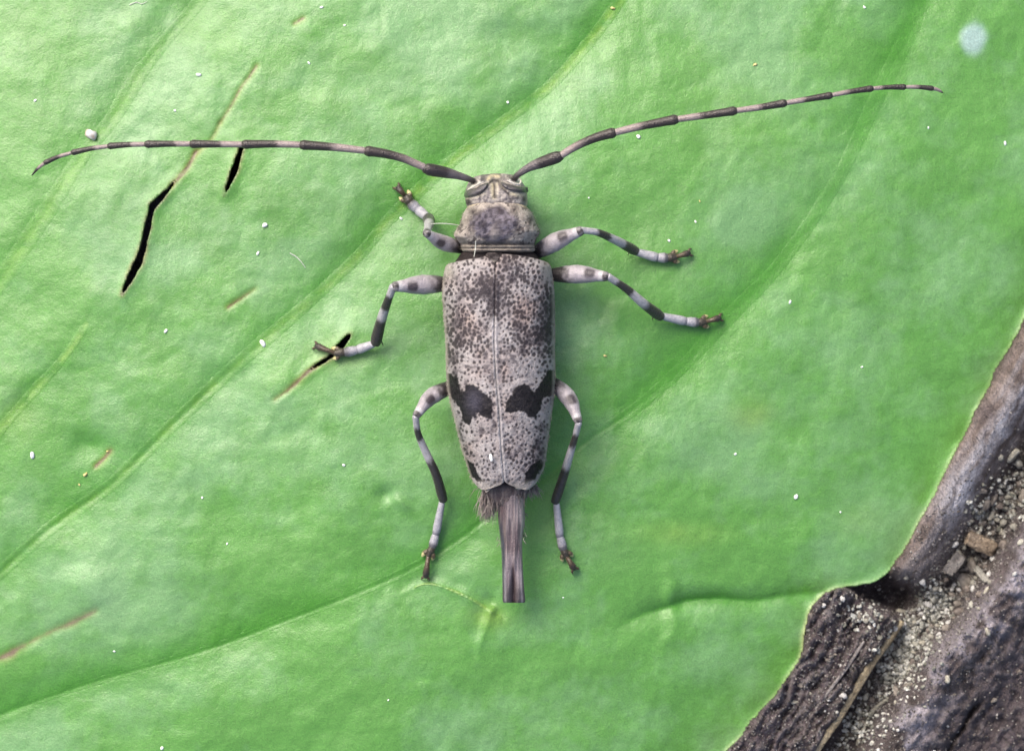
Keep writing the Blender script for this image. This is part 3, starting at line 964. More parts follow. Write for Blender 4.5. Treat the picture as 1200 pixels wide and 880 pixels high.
pron = shell('pronotum', pw=.66, rows=[(233, 568, 594, .225 + Z0, .20 + Z0, .15 + Z0), (235.5, 560, 603, .265 + Z0, .19 + Z0, .12 + Z0), (240, 550.5, 614, .292 + Z0, .18 + Z0, .08 + Z0), (250, 543, 623.5, .322 + Z0, .17 + Z0, .05 + Z0),
                          (260, 540, 627.5, .338 + Z0, .16 + Z0, .04 + Z0), (267, 536.5, 630.5, .338 + Z0, .16 + Z0, .04 + Z0), (272, 533, 632.5, .334 + Z0, .16 + Z0, .04 + Z0), (277, 532, 630, .328 + Z0, .16 + Z0, .04 + Z0),
                          (282, 536, 627, .316 + Z0, .16 + Z0, .05 + Z0), (286, 539, 626.5, .302 + Z0, .16 + Z0, .05 + Z0), (291, 540.5, 627, .298 + Z0, .16 + Z0, .05 + Z0), (294.5, 542, 626.5, .285 + Z0, .16 + Z0, .06 + Z0), (297, 549, 619, .25 + Z0, .17 + Z0, .08 + Z0)],
             mat=M['beetle'], parent=beetle, colfn=pro_col, dispfn=pro_disp)


# ---- scutellum between the wing-case bases
def scu_col(px, py, z):
    n = fbm(px / 3, py / 3, 116, 3)
    c = mixc(lin(40, 35, 38), lin(120, 112, 112), np.clip(.2 + 1.5 * (n - .5), 0, 1))
    return mixc(c, lin(188, 180, 174), np.exp(-((px - 578) / 5) ** 2 - ((py - 307.5) / 2.2) ** 2) * .9)


shell('scutellum', [(296, 571, 588, .29 + Z0, .275 + Z0, .25 + Z0), (300, 569, 590, .305 + Z0, .28 + Z0, .25 + Z0), (305, 571, 587, .318 + Z0, .29 + Z0, .25 + Z0), (309, 575, 583, .315 + Z0, .29 + Z0, .26 + Z0), (310.5, 578, 580.5, .30 + Z0, .29 + Z0, .27 + Z0)],
      M['beetle'], beetle, scu_col, None, 60, .6)


# ---- head
c1p = lambda pts: [(500 + a / 6.283, 180 + b / 6.283) for a, b in pts]
EYE_L = c1p([(280, 285), (305, 272), (330, 272), (365, 252), (405, 228), (452, 214), (446, 246), (405, 288), (355, 314), (284, 326)])
EYE_R = c1p([(542, 212), (575, 216), (630, 232), (690, 246), (742, 248), (742, 288), (690, 284), (620, 274), (585, 262), (556, 240)])


def head_col(px, py, z):
    n1 = fbm(px / 7, py / 7, 121, 3); n2 = fbm(px / 2.6, py / 2.6, 122, 3)
    c = mixc(lin(128, 122, 126), lin(206, 198, 190), np.clip(.5 + 1.9 * (n2 - .5), 0, 1))
    c = mixc(c, lin(70, 64, 70), ss(.55, .72, n1) * .6)
    for ln, w, k in (([(549.5, 221), (555, 218), (561, 214.5)], 1.4, (228, 222, 210)), ([(597.5, 211.8), (603.5, 215.4), (608.8, 213.8), (608, 209.5)], 1.3, (228, 222, 210)),
                     ([(576.5, 216), (577, 224), (578, 232)], 1.4, (196, 186, 160)), ([(581.5, 216), (581.5, 224), (581, 232)], 1.2, (206, 196, 172)),
                     ([(546, 232), (556, 230), (566, 226)], 1.8, (200, 190, 172)), ([(600, 227), (612, 229), (617.5, 227), (617.5, 240)], 1.6, (205, 196, 172)), ([(572, 210), (576, 206), (584, 207)], 1.6, (190, 178, 150))):
        d, _, _ = poly_dist(px, py, ln)
        c = mixc(c, lin(*k) * 1.25, np.exp(-(d / (w + .5)) ** 2))
    for ln, w in (([(579.2, 214), (579.4, 232)], .9), ([(574, 214), (570, 219), (562, 229)], 1.4), ([(585, 214), (589, 221), (596, 228)], 1.4), ([(574, 214), (579, 211), (586, 213)], 1.6)):
        d, _, _ = poly_dist(px, py, ln)
        c = mixc(c, lin(40, 35, 38), np.exp(-(d / w) ** 2) * .85)
    for pl in (EYE_L, EYE_R):
        s = poly_sdf(px, py, pl)
        c = mixc(c, lin(200, 192, 176), np.exp(-(s / 1.5) ** 2) * .5)
    for cx, cy in ((556, 215), (602, 211)):
        c = mixc(c, lin(30, 26, 28), np.exp(-(np.hypot(px - cx, py - cy + 1.2) / 3.6) ** 4) * .9)
    for cx, cy in ((549, 237), (614, 234)):
        c = mixc(c, lin(66, 58, 58), np.exp(-(np.hypot((px - cx) / 3.2, (py - cy) / 4)) ** 2) * .8)
    return c


def head_disp(px, py):
    return .022 * np.exp(-((px - 561) / 6) ** 2 - ((py - 211) / 5) ** 2) + .022 * np.exp(-((px - 597) / 6) ** 2 - ((py - 209) / 5) ** 2) \
        - .016 * np.exp(-((px - 579.3) / 4) ** 2 - ((py - 213) / 8) ** 2) - .006 * np.exp(-((px - 579.3) / 1.2) ** 2) \
        + .008 * (fbm(px / 4, py / 4, 125, 3) - .5)


HR = [(203.6, 578, 590, .17 + Z0, .15 + Z0, .12 + Z0), (205.5, 562, 603, .215 + Z0, .15 + Z0, .08 + Z0), (209, 553, 608.5, .24 + Z0, .15 + Z0, .05 + Z0), (214, 549, 612, .262 + Z0, .15 + Z0, .03 + Z0),
      (220, 546.5, 616, .275 + Z0, .15 + Z0, .03 + Z0), (226, 545, 617.5, .282 + Z0, .15 + Z0, .03 + Z0), (232, 545, 618, .285 + Z0, .15 + Z0, .04 + Z0), (240, 546.5, 618, .28 + Z0, .15 + Z0, .05 + Z0), (250, 550, 615, .26 + Z0, .15 + Z0, .06 + Z0)]
head = shell('head', HR, M['beetle'], beetle, head_col, head_disp, 150, .7, .68)


def eye(poly):
    """swollen lens wrapped on the head's surface"""
    P = np.array(poly)
    cx, cy = P.mean(0)
    Pd = catmull(P, 6, True)
    HRd = catmull(HR, 10); HRd = HRd[np.argsort(HRd[:, 0])]
    rings = np.linspace(1, 0, 9)
    # centre line runs the long way, so the shrunken rings follow the crescent
    far = P[np.argmax(np.abs(P[:, 0] - cx))]; near = P[np.argmin((P[:, 0] - far[0]) * np.sign(cx - far[0]) * -1)]
    o = np.polyfit(P[:, 0], P[:, 1], 2)
    x0, x1 = P[:, 0].min() + 3, P[:, 0].max() - 3
    mx = np.clip(Pd[:, 0], x0, x1); my = np.polyval(o, mx)
    V = []
    for q in rings:
        x = mx + (Pd[:, 0] - mx) * q; y = my + (Pd[:, 1] - my) * q
        L = np.interp(y, HRd[:, 0], HRd[:, 1]); Rr = np.interp(y, HRd[:, 0], HRd[:, 2])
        zt = np.interp(y, HRd[:, 0], HRd[:, 3]); zm = np.interp(y, HRd[:, 0], HRd[:, 4])
        u = np.clip(np.abs((x - (L + Rr) / 2) / ((Rr - L) / 2)), 0, .995)
        ca = u ** (1 / .68); sa = np.sqrt(1 - ca ** 2)
        z = zm + (zt - zm) * sa ** .68 + head_disp(x, y) * sa ** .5
        V.append(W(x, y, z - .002 + .020 * np.sqrt(1 - q * q)))
    V = np.array(V); n, k = V.shape[:2]
    V = V.reshape(-1, 3)
    nn = rng.random(len(V))
    col = mixc(lin(84, 79, 84), lin(108, 103, 106), nn)
    f = quads(n, k, True)
    me = mesh_np('eye', V, [f], col)
    me.validate()
    oo = obj('eye', me, M['eye'], head)
    import bmesh
    bm = bmesh.new(); bm.from_mesh(me); bmesh.ops.recalc_face_normals(bm, faces=bm.faces)
    if sum(fc.normal.z for fc in bm.faces) < 0:
        bmesh.ops.reverse_faces(bm, faces=bm.faces)
    bm.to_mesh(me); bm.free()
    return oo


eye(EYE_L)
eye(EYE_R)
for pts in ([(547.5, 223, .235), (552, 220.8, .258), (557, 218.0, .276), (562, 215, .286), (566.5, 213.5, .284)],
            [(594.5, 211.5, .285), (599, 213.8, .287), (604, 216, .28), (608.5, 216.2, .268), (610.5, 213, .252), (609, 209.5, .245)]):
    tube('eye_rim', [(x, y, z + Z0) for x, y, z in pts], [(0, .5), (.25, 1.1), (.75, 1.1), (1, .5)], M['beetle'], head,
         lambda t, a, V: mixc(lin(222, 214, 198), lin(250, 246, 236), fbm(t * 9, a * 2, 171, 2)), 10, .6)


KL = 2.75
# ---- antennae: scape carries its ten banded segments
def seg_col(f0, warm, seed):
    def fn(t, a, V):
        n = fbm(t * 14 + seed, a * 3, 131, 3)
        pale = mixc(lin(176, 152, 148), lin(198, 184, 182), n)
        dk = mixc(lin(40, 30, 28), lin(74, 58, 54), n)
        return mixc(pale, dk, ss(f0 - warm, f0 + warm, t + .16 * (n - .5)))
    return fn


def scape_col(t, a, V):
    n = fbm(t * 18, a * 3, 133, 3)
    c = mixc(lin(110, 100, 104), lin(140, 130, 132), n)
    c = mixc(lin(64, 56, 58), c, ss(0.05, .28, t))
    return mixc(c, lin(52, 38, 38), ss(.50, .64, t + .1 * (n - .5)))


def antenna(scape, joints, rads, dips):
    base = tube('antenna', scape, [(0, 3.4), (.12, 3.6), (.35, 4.6), (.6, 6.6), (.85, 7.4), (.95, 7.0), (1, 5.6)], M['horn'], beetle, scape_col, 22, .9, cap=(1, .6))
    for i, pts in enumerate(joints):
        r0, r1 = rads[i]
        f0, wm = dips[i]
        last = i == len(joints) - 1
        tube('antenna_segment', pts, [(0, r0 * .72), (.05, r0 * .86), (.5, (r0 + r1) / 2 * .92), (.86, r1), (.96, r1 * 1.10), (1, r1 * .92)] if not last
             else [(0, r0 * .8), (.1, r0), (.6, r0 * .8), (1, r0 * .3)], M['horn'], base, seg_col(f0, wm, i * 3.1), 16, .9, cap=(.5, .5))
    return base


ZA = Z0
antenna([(556.5, 213, .235 + ZA), (548, 209.5, .25 + ZA), (535, 205.5, .268 + ZA), (520, 202, .285 + ZA), (498, 198, .305 + ZA)],
        [[(499, 197, .306 + ZA), (487, 192, .312 + ZA), (473, 186, .318 + ZA), (452, 180.5, .325 + ZA), (429, 177, .33 + ZA)],
         [(430, 177, .33 + ZA), (392, 172.8, .334 + ZA), (353, 170, .335 + ZA)], [(354, 170, .335 + ZA), (320, 169, .332 + ZA), (285, 169.5, .328 + ZA)],
         [(286, 169.5, .328 + ZA), (255, 169.2, .322 + ZA), (224, 169, .315 + ZA)], [(225, 169, .315 + ZA), (198, 168.8, .305 + ZA), (171, 169.3, .295 + ZA)],
         [(172, 169.3, .295 + ZA), (150, 169.8, .285 + ZA), (127.5, 171.5, .272 + ZA)], [(128.5, 171.5, .272 + ZA), (107, 174.3, .258 + ZA), (85, 179, .24 + ZA)],
         [(86, 178.8, .24 + ZA), (69, 183.7, .225 + ZA), (52.5, 191, .208 + ZA)], [(53.5, 190.6, .208 + ZA), (45, 197, .198 + ZA), (37.5, 205.5, .185 + ZA)]],
        [(5.0, 5.8), (4.8, 5.5), (4.5, 5.0), (4.1, 4.7), (3.8, 4.3), (3.3, 3.8), (2.9, 3.4), (2.5, 2.9), (2.2, 2)],
        [(.34, .3), (.52, .10), (.42, .06), (.45, .05), (.36, .05), (.38, .05), (.4, .06), (.45, .06), (.5, .1)])
antenna([(602, 211, .235 + ZA), (607, 205, .25 + ZA), (621, 196, .268 + ZA), (638, 189.5, .285 + ZA), (657, 183, .305 + ZA)],
        [[(656, 183.5, .306 + ZA), (670, 174.5, .314 + ZA), (687, 166, .324 + ZA), (703, 160, .332 + ZA), (720, 155.5, .34 + ZA)],
         [(719, 155.8, .34 + ZA), (752, 148, .352 + ZA), (793, 140, .362 + ZA)], [(792, 140.2, .362 + ZA), (826, 135.5, .37 + ZA), (862, 130, .375 + ZA)],
         [(861, 130.2, .375 + ZA), (891, 126, .377 + ZA), (920.5, 121, .377 + ZA)], [(919.5, 121.2, .377 + ZA), (947, 116.5, .374 + ZA), (974, 112, .37 + ZA)],
         [(973, 112.2, .37 + ZA), (997, 107.6, .365 + ZA), (1022, 104, .358 + ZA)], [(1021, 104.2, .358 + ZA), (1041, 102.6, .35 + ZA), (1060.5, 102.3, .342 + ZA)],
         [(1059.5, 102.3, .342 + ZA), (1077, 102.4, .334 + ZA), (1093, 104, .325 + ZA)], [(1092, 103.8, .325 + ZA), (1099, 105.5, .32 + ZA), (1105, 109, .315 + ZA)]],
        [(5.0, 5.8), (4.8, 5.6), (4.4, 5.0), (3.9, 4.5), (3.5, 4.1), (3.1, 3.7), (2.8, 3.3), (2.6, 3.0), (2.4, 2)],
        [(.36, .22), (.42, .12), (.40, .09), (.5, .08), (.42, .06), (.40, .14), (.32, .08), (.45, .1), (.8, .1)])


# ---- legs
KL = 2.15
def femur_col(spot, d0):
    def fn(t, a, V):
        n = fbm(t * 16 + spot * 9, a * 2.5, 141, 3)
        c = mixc(lin(168, 160, 168), lin(204, 197, 203), n)
        c = mixc(lin(36, 29, 32), c, ss(d0 - .12, d0 + .12, t + .2 * (n - .5)))
        sp = np.exp(-((t - spot) / .075) ** 4) * np.exp(-((a - np.pi / 2 - .25) / .62) ** 2)
        c = mixc(c, lin(58, 46, 54), np.clip(sp * 1.7, 0, .95))
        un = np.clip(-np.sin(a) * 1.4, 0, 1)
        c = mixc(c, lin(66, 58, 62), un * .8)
        c = mixc(c, lin(222, 218, 222), ss(.88, .93, t) * .8)
        c = mixc(c, lin(60, 52, 54), ss(.962, .975, t) * np.clip(.2 + 1.4 * n, 0, 1))
        return c
    return fn


def tib_col(b):
    def fn(t, a, V):
        n = fbm(t * 20 + b[0] * 7, a * 2.5, 143, 3)
        w = mixc(lin(176, 174, 180), lin(222, 219, 224), n)
        k = mixc(lin(34, 30, 28), lin(62, 56, 53), n)
        tt = t + .07 * (n - .5)
        m = ss(b[0] - .03, b[0] + .03, tt) * (1 - ss(b[1] - .04, b[1] + .04, tt)) + ss(b[2] - .05, b[2] + .05, tt)
        return mixc(w, k, np.clip(m, 0, 1))
    return fn


def white_col(t, a, V):
    n = fbm(t * 6, a * 2.5, 145, 3)
    c = mixc(lin(158, 158, 170), lin(220, 218, 224), n)
    c = mixc(c, lin(104, 102, 116), ss(.86, 1, t) * .8)
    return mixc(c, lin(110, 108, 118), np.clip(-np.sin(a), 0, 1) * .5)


def grey_col(t, a, V):
    n = fbm(t * 6, a * 2.5, 146, 3)
    return mixc(mixc(lin(150, 148, 160), lin(205, 204, 212), n), lin(76, 72, 76), ss(.55, .95, t) * .85)


def dark_col(t, a, V):
    n = fbm(t * 6, a * 2.5, 147, 3)
    return mixc(lin(40, 34, 28), lin(84, 72, 54), n)


def claw_col(t, a, V):
    n = fbm(t * 6, a * 2.5, 148, 3)
    return mixc(mixc(lin(104, 82, 50), lin(66, 50, 34), n), lin(44, 31, 25), ss(.4, 1, t))


def lobe_col(t, a, V):
    n = fbm(t * 6, a * 2.5, 149, 3)
    return mixc(mixc(lin(70, 56, 38), lin(110, 92, 58), n), lin(235, 226, 160), ss(.45, .8, t + .5 * (n - .5)) * ss(.0, .8, np.sin(a)))


def leg(fem, frad, tib, trad, tars, spot, d0, bands, tw=5.6, spur=None, lobe=None):
    """fem, tib: points with heights above the leaf; tars: joint points on the leaf ending at the claw tip"""
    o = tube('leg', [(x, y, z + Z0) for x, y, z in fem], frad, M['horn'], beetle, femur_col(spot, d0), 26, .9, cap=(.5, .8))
    kx, ky, kz = fem[-1]
    tz = [(x, y, (z + Z0) if z > .09 else leafz(x, y) + z) for x, y, z in tib]
    tube('tibia', tz, trad, M['horn'], o, tib_col(bands), 20, .9, cap=(.9, .5))
    P = [(x, y, leafz(x, y)) for x, y in tars]
    for i in range(len(P) - 1):
        a, b = P[i], P[i + 1]
        m = ((a[0] + b[0]) / 2, (a[1] + b[1]) / 2, (a[2] + b[2]) / 2)
        h = .022
        if i == 0:
            h0 = max(tz[-1][2] - a[2], .018)
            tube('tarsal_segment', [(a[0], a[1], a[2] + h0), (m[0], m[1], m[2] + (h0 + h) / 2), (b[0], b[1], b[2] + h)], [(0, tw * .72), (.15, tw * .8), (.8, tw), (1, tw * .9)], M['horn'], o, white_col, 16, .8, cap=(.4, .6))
        elif i == 1:
            tube('tarsal_segment', [(a[0], a[1], a[2] + h), (m[0], m[1], m[2] + h), (b[0], b[1], b[2] + h)], [(0, tw * .8), (.3, tw * .95), (.8, tw * 1.08), (1, tw * .95)], M['horn'], o, grey_col, 16, .7, cap=(.4, .6))
        elif i == 2:
            # heart-shaped third segment: two lobes spread from one stem
            dx, dy = b[0] - a[0], b[1] - a[1]; l = math.hypot(dx, dy); nx, ny = -dy / l, dx / l
            tube('tarsal_segment', [(a[0], a[1], a[2] + h), (m[0], m[1], m[2] + h), (b[0], b[1], b[2] + h)], [(0, tw * .8), (.5, tw * .95), (1, tw * .62)], M['horn'], o, dark_col, 14, .7, cap=(.5, .6))
            for s, q in ((1, 1.0), (-1, .85)):
                ex, ey = b[0] + dx / l * 2.5 * q + nx * s * 6.2, b[1] + dy / l * 2.5 * q + ny * s * 6.2
                ez = leafz(ex, ey)
                tube('tarsal_lobe', [(m[0] + nx * s * 1.5, m[1] + ny * s * 1.5, m[2] + h), ((m[0] + ex) / 2 + nx * s * 2, (m[1] + ey) / 2 + ny * s * 2, m[2] + h * .9), (ex, ey, ez + .013)],
                     [(0, 2.6), (.5, 3.1), (.85, 2.6), (1, 1.7)], M['horn'], o, lobe_col, 12, .6, .7)
        else:
            dx, dy = b[0] - a[0], b[1] - a[1]; l = math.hypot(dx, dy); nx, ny = -dy / l, dx / l
            tube('claw_segment', [(a[0], a[1], a[2] + .022), (m[0], m[1], m[2] + .034), (b[0], b[1], b[2] + .026)], [(0, 2.4), (.5, 3.0), (.9, 4.3), (1, 3.8)], M['horn'], o, claw_col, 12, .6)
            for s in (1, -1):
                e1 = (b[0] + dx / l * 3 + nx * s * 3.4, b[1] + dy / l * 3 + ny * s * 3.4); e2 = (b[0] + dx / l * 5.5 + nx * s * 4.6, b[1] + dy / l * 5.5 + ny * s * 4.6)
                tube('claw', [(b[0], b[1], b[2] + .026), (e1[0], e1[1], leafz(*e1) + .024), (e2[0], e2[1], leafz(*e2) + .002)], [(0, 2.0), (.5, 1.5), (1, .4)], M['horn'], o, claw_col, 10, .5)
    if spur:
        tube('spur', [(x, y, leafz(x, y) + z) for x, y, z in spur], [(0, 1.3), (1, .4)], M['horn'], o, dark_col, 8, .5)
    return o


FR = [(0, 6.5), (.15, 7.4), (.35, 9.6), (.55, 10.6), (.72, 9.2), (.86, 6.8), (.95, 6.0), (1, 5.6)]
TR = [(0, 4.2), (.15, 4.0), (.4, 4.8), (.7, 5.6), (.92, 6.2), (1, 5.4)]
sc_r = lambda r, k: [(t, v * k) for t, v in r]
# front legs
leg([(550, 294, .12), (538, 290, .15), (518, 284, .21), (500, 273.5, .27)], sc_r(FR, .88), [(500, 273, .265), (502, 266, .2), (503, 260, .10), (502, 256, .05)], sc_r(TR, 1.15),
    [(503, 257), (490, 246), (482, 239), (475, 230), (467, 221)], .72, .40, (-.5, .02, .55), 6.2)
leg([(618, 301, .12), (632, 294, .15), (656, 281, .19), (680, 271, .22)], sc_r(FR, 1.04), [(681, 270, .22), (700, 272.5, .19), (722, 282, .12), (745, 294.5, .045)], sc_r(TR, .98),
    [(746, 295.5), (770, 302), (781, 302.5), (792, 301), (806, 297)], .74, .36, (.2, .42, .70), 5.8, [(738, 294, .03), (736, 299, .01)])
# middle legs
leg([(535, 334, .12), (518, 333, .14), (490, 334, .18), (463, 336, .215)], sc_r(FR, 1.10), [(460.5, 336.5, .215), (454, 354, .17), (447.5, 373, .11), (440, 402, .045)], sc_r(TR, 1.12),
    [(438, 403), (419, 410), (405, 413), (393, 414), (372, 406)], .76, .40, (.14, .38, .58), 5.8, [(446, 398, .03), (449, 405, .012)])
leg([(636, 323, .12), (652, 322, .14), (680, 321.5, .18), (710, 324, .215)], sc_r(FR, 1.05), [(713, 324.5, .215), (734, 338.5, .165), (753, 355, .11), (774, 371, .045)], sc_r(TR, 1.05),
    [(775, 370.5), (803, 376.5), (817, 378), (827, 377), (842, 373)], .78, .44, (.12, .38, .64), 5.6, [(766, 370, .03), (764, 375, .012)])
# hind legs
leg([(540, 447, .10), (524, 455, .13), (504, 466, .17), (488.5, 486, .205)], sc_r(FR, .93), [(487, 488.5, .205), (490, 508, .165), (500, 532, .12), (511, 556, .09), (519.5, 586, .045)], sc_r(TR, .95),
    [(518, 588), (511, 625), (507, 640), (502, 651), (499, 674)], .70, .50, (.12, .27, .52), 5.0)
leg([(636, 442, .10), (652, 452, .13), (668, 469, .17), (677.5, 493, .205)], sc_r(FR, .93), [(678, 496, .205), (674, 512, .165), (668, 532, .12), (661, 556, .09), (650.5, 588, .045)], sc_r(TR, .95),
    [(652, 589), (656, 628), (660, 643), (664, 652), (672, 665)], .68, .40, (.13, .30, .58), 5.0)

# short pale bristles on the pronotum and along the wing-case rim
rt, tp = [], []
n = 260
yy = rng.uniform(238, 292, n); sgn = rng.choice([-1, 1], n)
Pp = np.array([(238, 553, 611), (250, 543, 623.5), (260, 540, 627.5), (272, 533, 632.5), (282, 536, 627), (293, 541, 627)])
xx = np.where(sgn < 0, np.interp(yy, Pp[:, 0], Pp[:, 1]) + 1.5, np.interp(yy, Pp[:, 0], Pp[:, 2]) - 1.5)
z = rng.uniform(.15, .2, n) + Z0
rt.append(W(xx, yy, z)); tp.append(W(xx + sgn * rng.uniform(2, 5, n), yy + rng.uniform(-2, 3, n), z + rng.uniform(0, .02, n)))
hairs('bristles', np.vstack(rt), np.vstack(tp), .0007, M['fluff'], pron, lin(150, 142, 130), lin(215, 208, 194), .05)['kind'] = 'stuff'
rt, tp = [], []
n = 420
yy = rng.uniform(306, 572, n); sgn = rng.choice([-1, 1], n)
xx = np.where(sgn < 0, np.interp(yy, LE[:, 0], LE[:, 1]) + .8, np.interp(yy, RE[:, 0], RE[:, 1]) - .8)
z = rng.uniform(.155, .19, n) + Z0
rt = W(xx, yy, z); tp = W(xx + sgn * rng.uniform(1, 2.6, n), yy + rng.uniform(1, 5, n), z + rng.uniform(0, .01, n))
hairs('rim_bristles', rt, tp, .0006, M['fluff'], beetle, lin(170, 160, 150), lin(215, 208, 196), .05)['kind'] = 'stuff'

KL = 2.5
# ------------------------------------------------------------------ loose grains: meshes shared between copies
def pebble(name, seed, rough=.35, flat=.75, long=1.0, c0=(150, 145, 135), c1=(210, 205, 195), sub=2):
    import bmesh
    bm = bmesh.new(); bmesh.ops.create_icosphere(bm, subdivisions=sub, radius=1)
    r = np.random.default_rng(seed); K = r.normal(0, 1, (9, 3)); K /= np.linalg.norm(K, axis=1)[:, None]; h = r.uniform(.55, .95, 9)
    V = np.array([v.co[:] for v in bm.verts])
    for k, hh in zip(K, h):                        # facets
        d = V @ k
        V = V - np.maximum(d - hh, 0)[:, None] * k * .9
    V = V * (1 + rough * (r.random((len(V), 1)) - .5)) * (long, 1, flat)
    F = np.array([[v.index for v in f.verts] for f in bm.faces]); bm.free()
    m = r.random(len(V))
    return mesh_np(name, V, [F], mixc(lin(*c0), lin(*c1), m), True)


CR = [pebble('crumb', 10 + i, .4, .8, .9 + .25 * (i % 4), *cc) for i, cc in enumerate(
    [((150, 146, 134), (215, 212, 198)), ((180, 178, 162), (240, 238, 226)), ((124, 116, 108), (180, 170, 158)), ((160, 154, 138), (225, 220, 202)),
     ((112, 102, 96), (160, 148, 138)), ((195, 193, 186), (250, 248, 244))])]
CR_LAB = {0: 'grey lichen crumb among the heap in the wood crevice', 1: 'pale greenish lichen crumb among the heap in the wood crevice', 2: 'dull brown crumb of rotten wood in the wood crevice',
          3: 'greyish olive lichen crumb among the heap in the wood crevice', 4: 'dark brown crumb of rotten wood in the wood crevice', 5: 'whitish lichen crumb among the heap in the wood crevice'}
placed = []


def on_leaf(px, py):
    return float(leaf_in(px, py)) > -2


def crumb(px, py, r, kind):
    z = woodz(px, py) + r * U * .35
    o = obj('crumb', CR[kind], M['grain'], None, label=CR_LAB[kind], category='crumb', group=CR_LAB[kind].split(' among')[0].split(' in the')[0] + 's in the crevice')
    o.location = W(px, py, z)
    s = r * U
    o.scale = (s * random.uniform(.85, 1.2), s * random.uniform(.75, 1.05), s * random.uniform(.75, 1.1))
    o.rotation_euler = (random.uniform(-.5, .5), random.uniform(-.5, .5), random.uniform(0, 6.28))
    placed.append((px, py, r))
    return o


def ac(a, c):
    # along / across the grain -> reference position
    return (-.53 * a + .848 * c, .848 * a + .53 * c)


MARKS = [((1150, 637), 40, 'beside the stubby brown wood chip'), ((1118, 661), 26, 'beside the grey wood wedge'), ((1150, 673), 24, 'beside the pale wood sliver'),
         ((1018, 783), 22, 'beside the long tan straw'), ((1040, 752), 22, 'near the end of the long tan straw'), ((1024, 842), 30, 'around the thin pale twiglet'),
         ((1070, 705), 40, 'in the pale heap where the silvery ridge ends'), ((1190, 590), 45, 'under the flank of the silvery ridge'), ((1050, 780), 40, 'in the heap midway along the crevice')]
KINDS = ['grey lichen crumb', 'pale greenish lichen crumb', 'dull brown wood crumb', 'greyish olive lichen crumb', 'dark brown wood crumb', 'whitish lichen crumb']


def crumb_words(x, y, r, kind):
    size = 'tiny ' if r < 3.4 else ('' if r < 5 else 'large ')
    where = 'among others in the wood crevice'
    for (mx, my), rr, w in MARKS:
        if (x - mx) ** 2 + (y - my) ** 2 < rr * rr:
            where = w; break
    return size + KINDS[kind] + ' ' + where


tries = 0
while len(placed) < 190 and tries < 6000:
    tries += 1
    a = random.triangular(-240, 190, 30)
    gc = 1320 - 14 * float(ss(0, 80, a))
    c = gc + random.gauss(-6, 13 if a < 60 else 15)
    x, y = ac(a, c)
    if not (900 < x < 1210 and 500 < y < 890) or on_leaf(x, y): continue
    r = random.choice([2.8, 3.2, 3.6, 4.2, 5, 6]) * (1.25 if a < 20 else .9)
    if any((x - q[0]) ** 2 + (y - q[1]) ** 2 < (.72 * (r + q[2])) ** 2 for q in placed): continue
    k = random.choices(range(6), [3, 4, 2, 3, 2, 3] if a > -20 else [3, 1, 4, 2, 4, 1])[0]
    o = crumb(x, y, r, k); o['label'] = crumb_words(x, y, r, k); o['group'] = 'crumbs in the wood crevice'
tries = 0
while len(placed) < 235 and tries < 4000:           # strays on the timber either side
    tries += 1
    x, y = random.uniform(930, 1205), random.uniform(640, 885)
    if on_leaf(x, y): continue
    if random.random() > math.exp(-((x - 995) / 40) ** 2 - ((y - 715) / 26) ** 2) + .10: continue
    r = random.uniform(2.0, 4.2)
    if any((x - q[0]) ** 2 + (y - q[1]) ** 2 < (.8 * (r + q[2])) ** 2 for q in placed): continue
    k = random.choice([0, 2, 4, 2, 4, 5, 3])
    o = crumb(x, y, r, k)
    o['label'] = ('small ' if r < 3 else '') + KINDS[k].replace('lichen crumb', 'stray grain').replace('wood crumb', 'stray grain') + (
        ' on the fibrous wood under the leaf notch' if x < 1040 else ' on the dark timber beyond the crevice')
    o['group'] = 'stray grains on the wood'

# fines too small to pick apart
FV, FF, FC = [], [], []
bv = np.array([(1, 0, 0), (-1, 0, 0), (0, 1, 0), (0, -1, 0), (0, 0, 1), (0, 0, -1)], float)
bf = np.array([(0, 2, 4), (2, 1, 4), (1, 3, 4), (3, 0, 4), (2, 0, 5), (1, 2, 5), (3, 1, 5), (0, 3, 5)])
cnt = 0
for _ in range(11000):
    q_ = random.random()
    if q_ < .25:
        x, y = random.uniform(860, 1060), random.uniform(690, 892)
    elif q_ < .75:
        a = random.triangular(-260, 200, 40); gc = 1320 - 14 * float(ss(0, 80, a)); x, y = ac(a, gc + random.gauss(-5, 19))
    else:
        x, y = random.uniform(860, 1215), random.uniform(560, 890)
    if not (850 < x < 1215 and 480 < y < 895) or on_leaf(x, y): continue
    r = random.uniform(.7, 1.9) * U
    rot = np.linalg.qr(rng.normal(0, 1, (3, 3)))[0]
    v = (bv * rng.uniform(.6, 1.3, (6, 1))) @ rot * r + W(x, y, woodz(x, y) + r * .3)
    FV.append(v); FF.append(bf + cnt * 6); cnt += 1
    FC.append(np.repeat((lin(96, 88, 82) + (lin(215, 210, 204) - lin(96, 88, 82)) * random.random() ** 1.6)[None], 6, 0))
obj('wood_grit', mesh_np('wood_grit', np.vstack(FV), [np.vstack(FF)], np.vstack(FC), False), M['crumb'], None, kind='stuff',
    label='fine pale grit strewn over the weathered wood', category='grit')


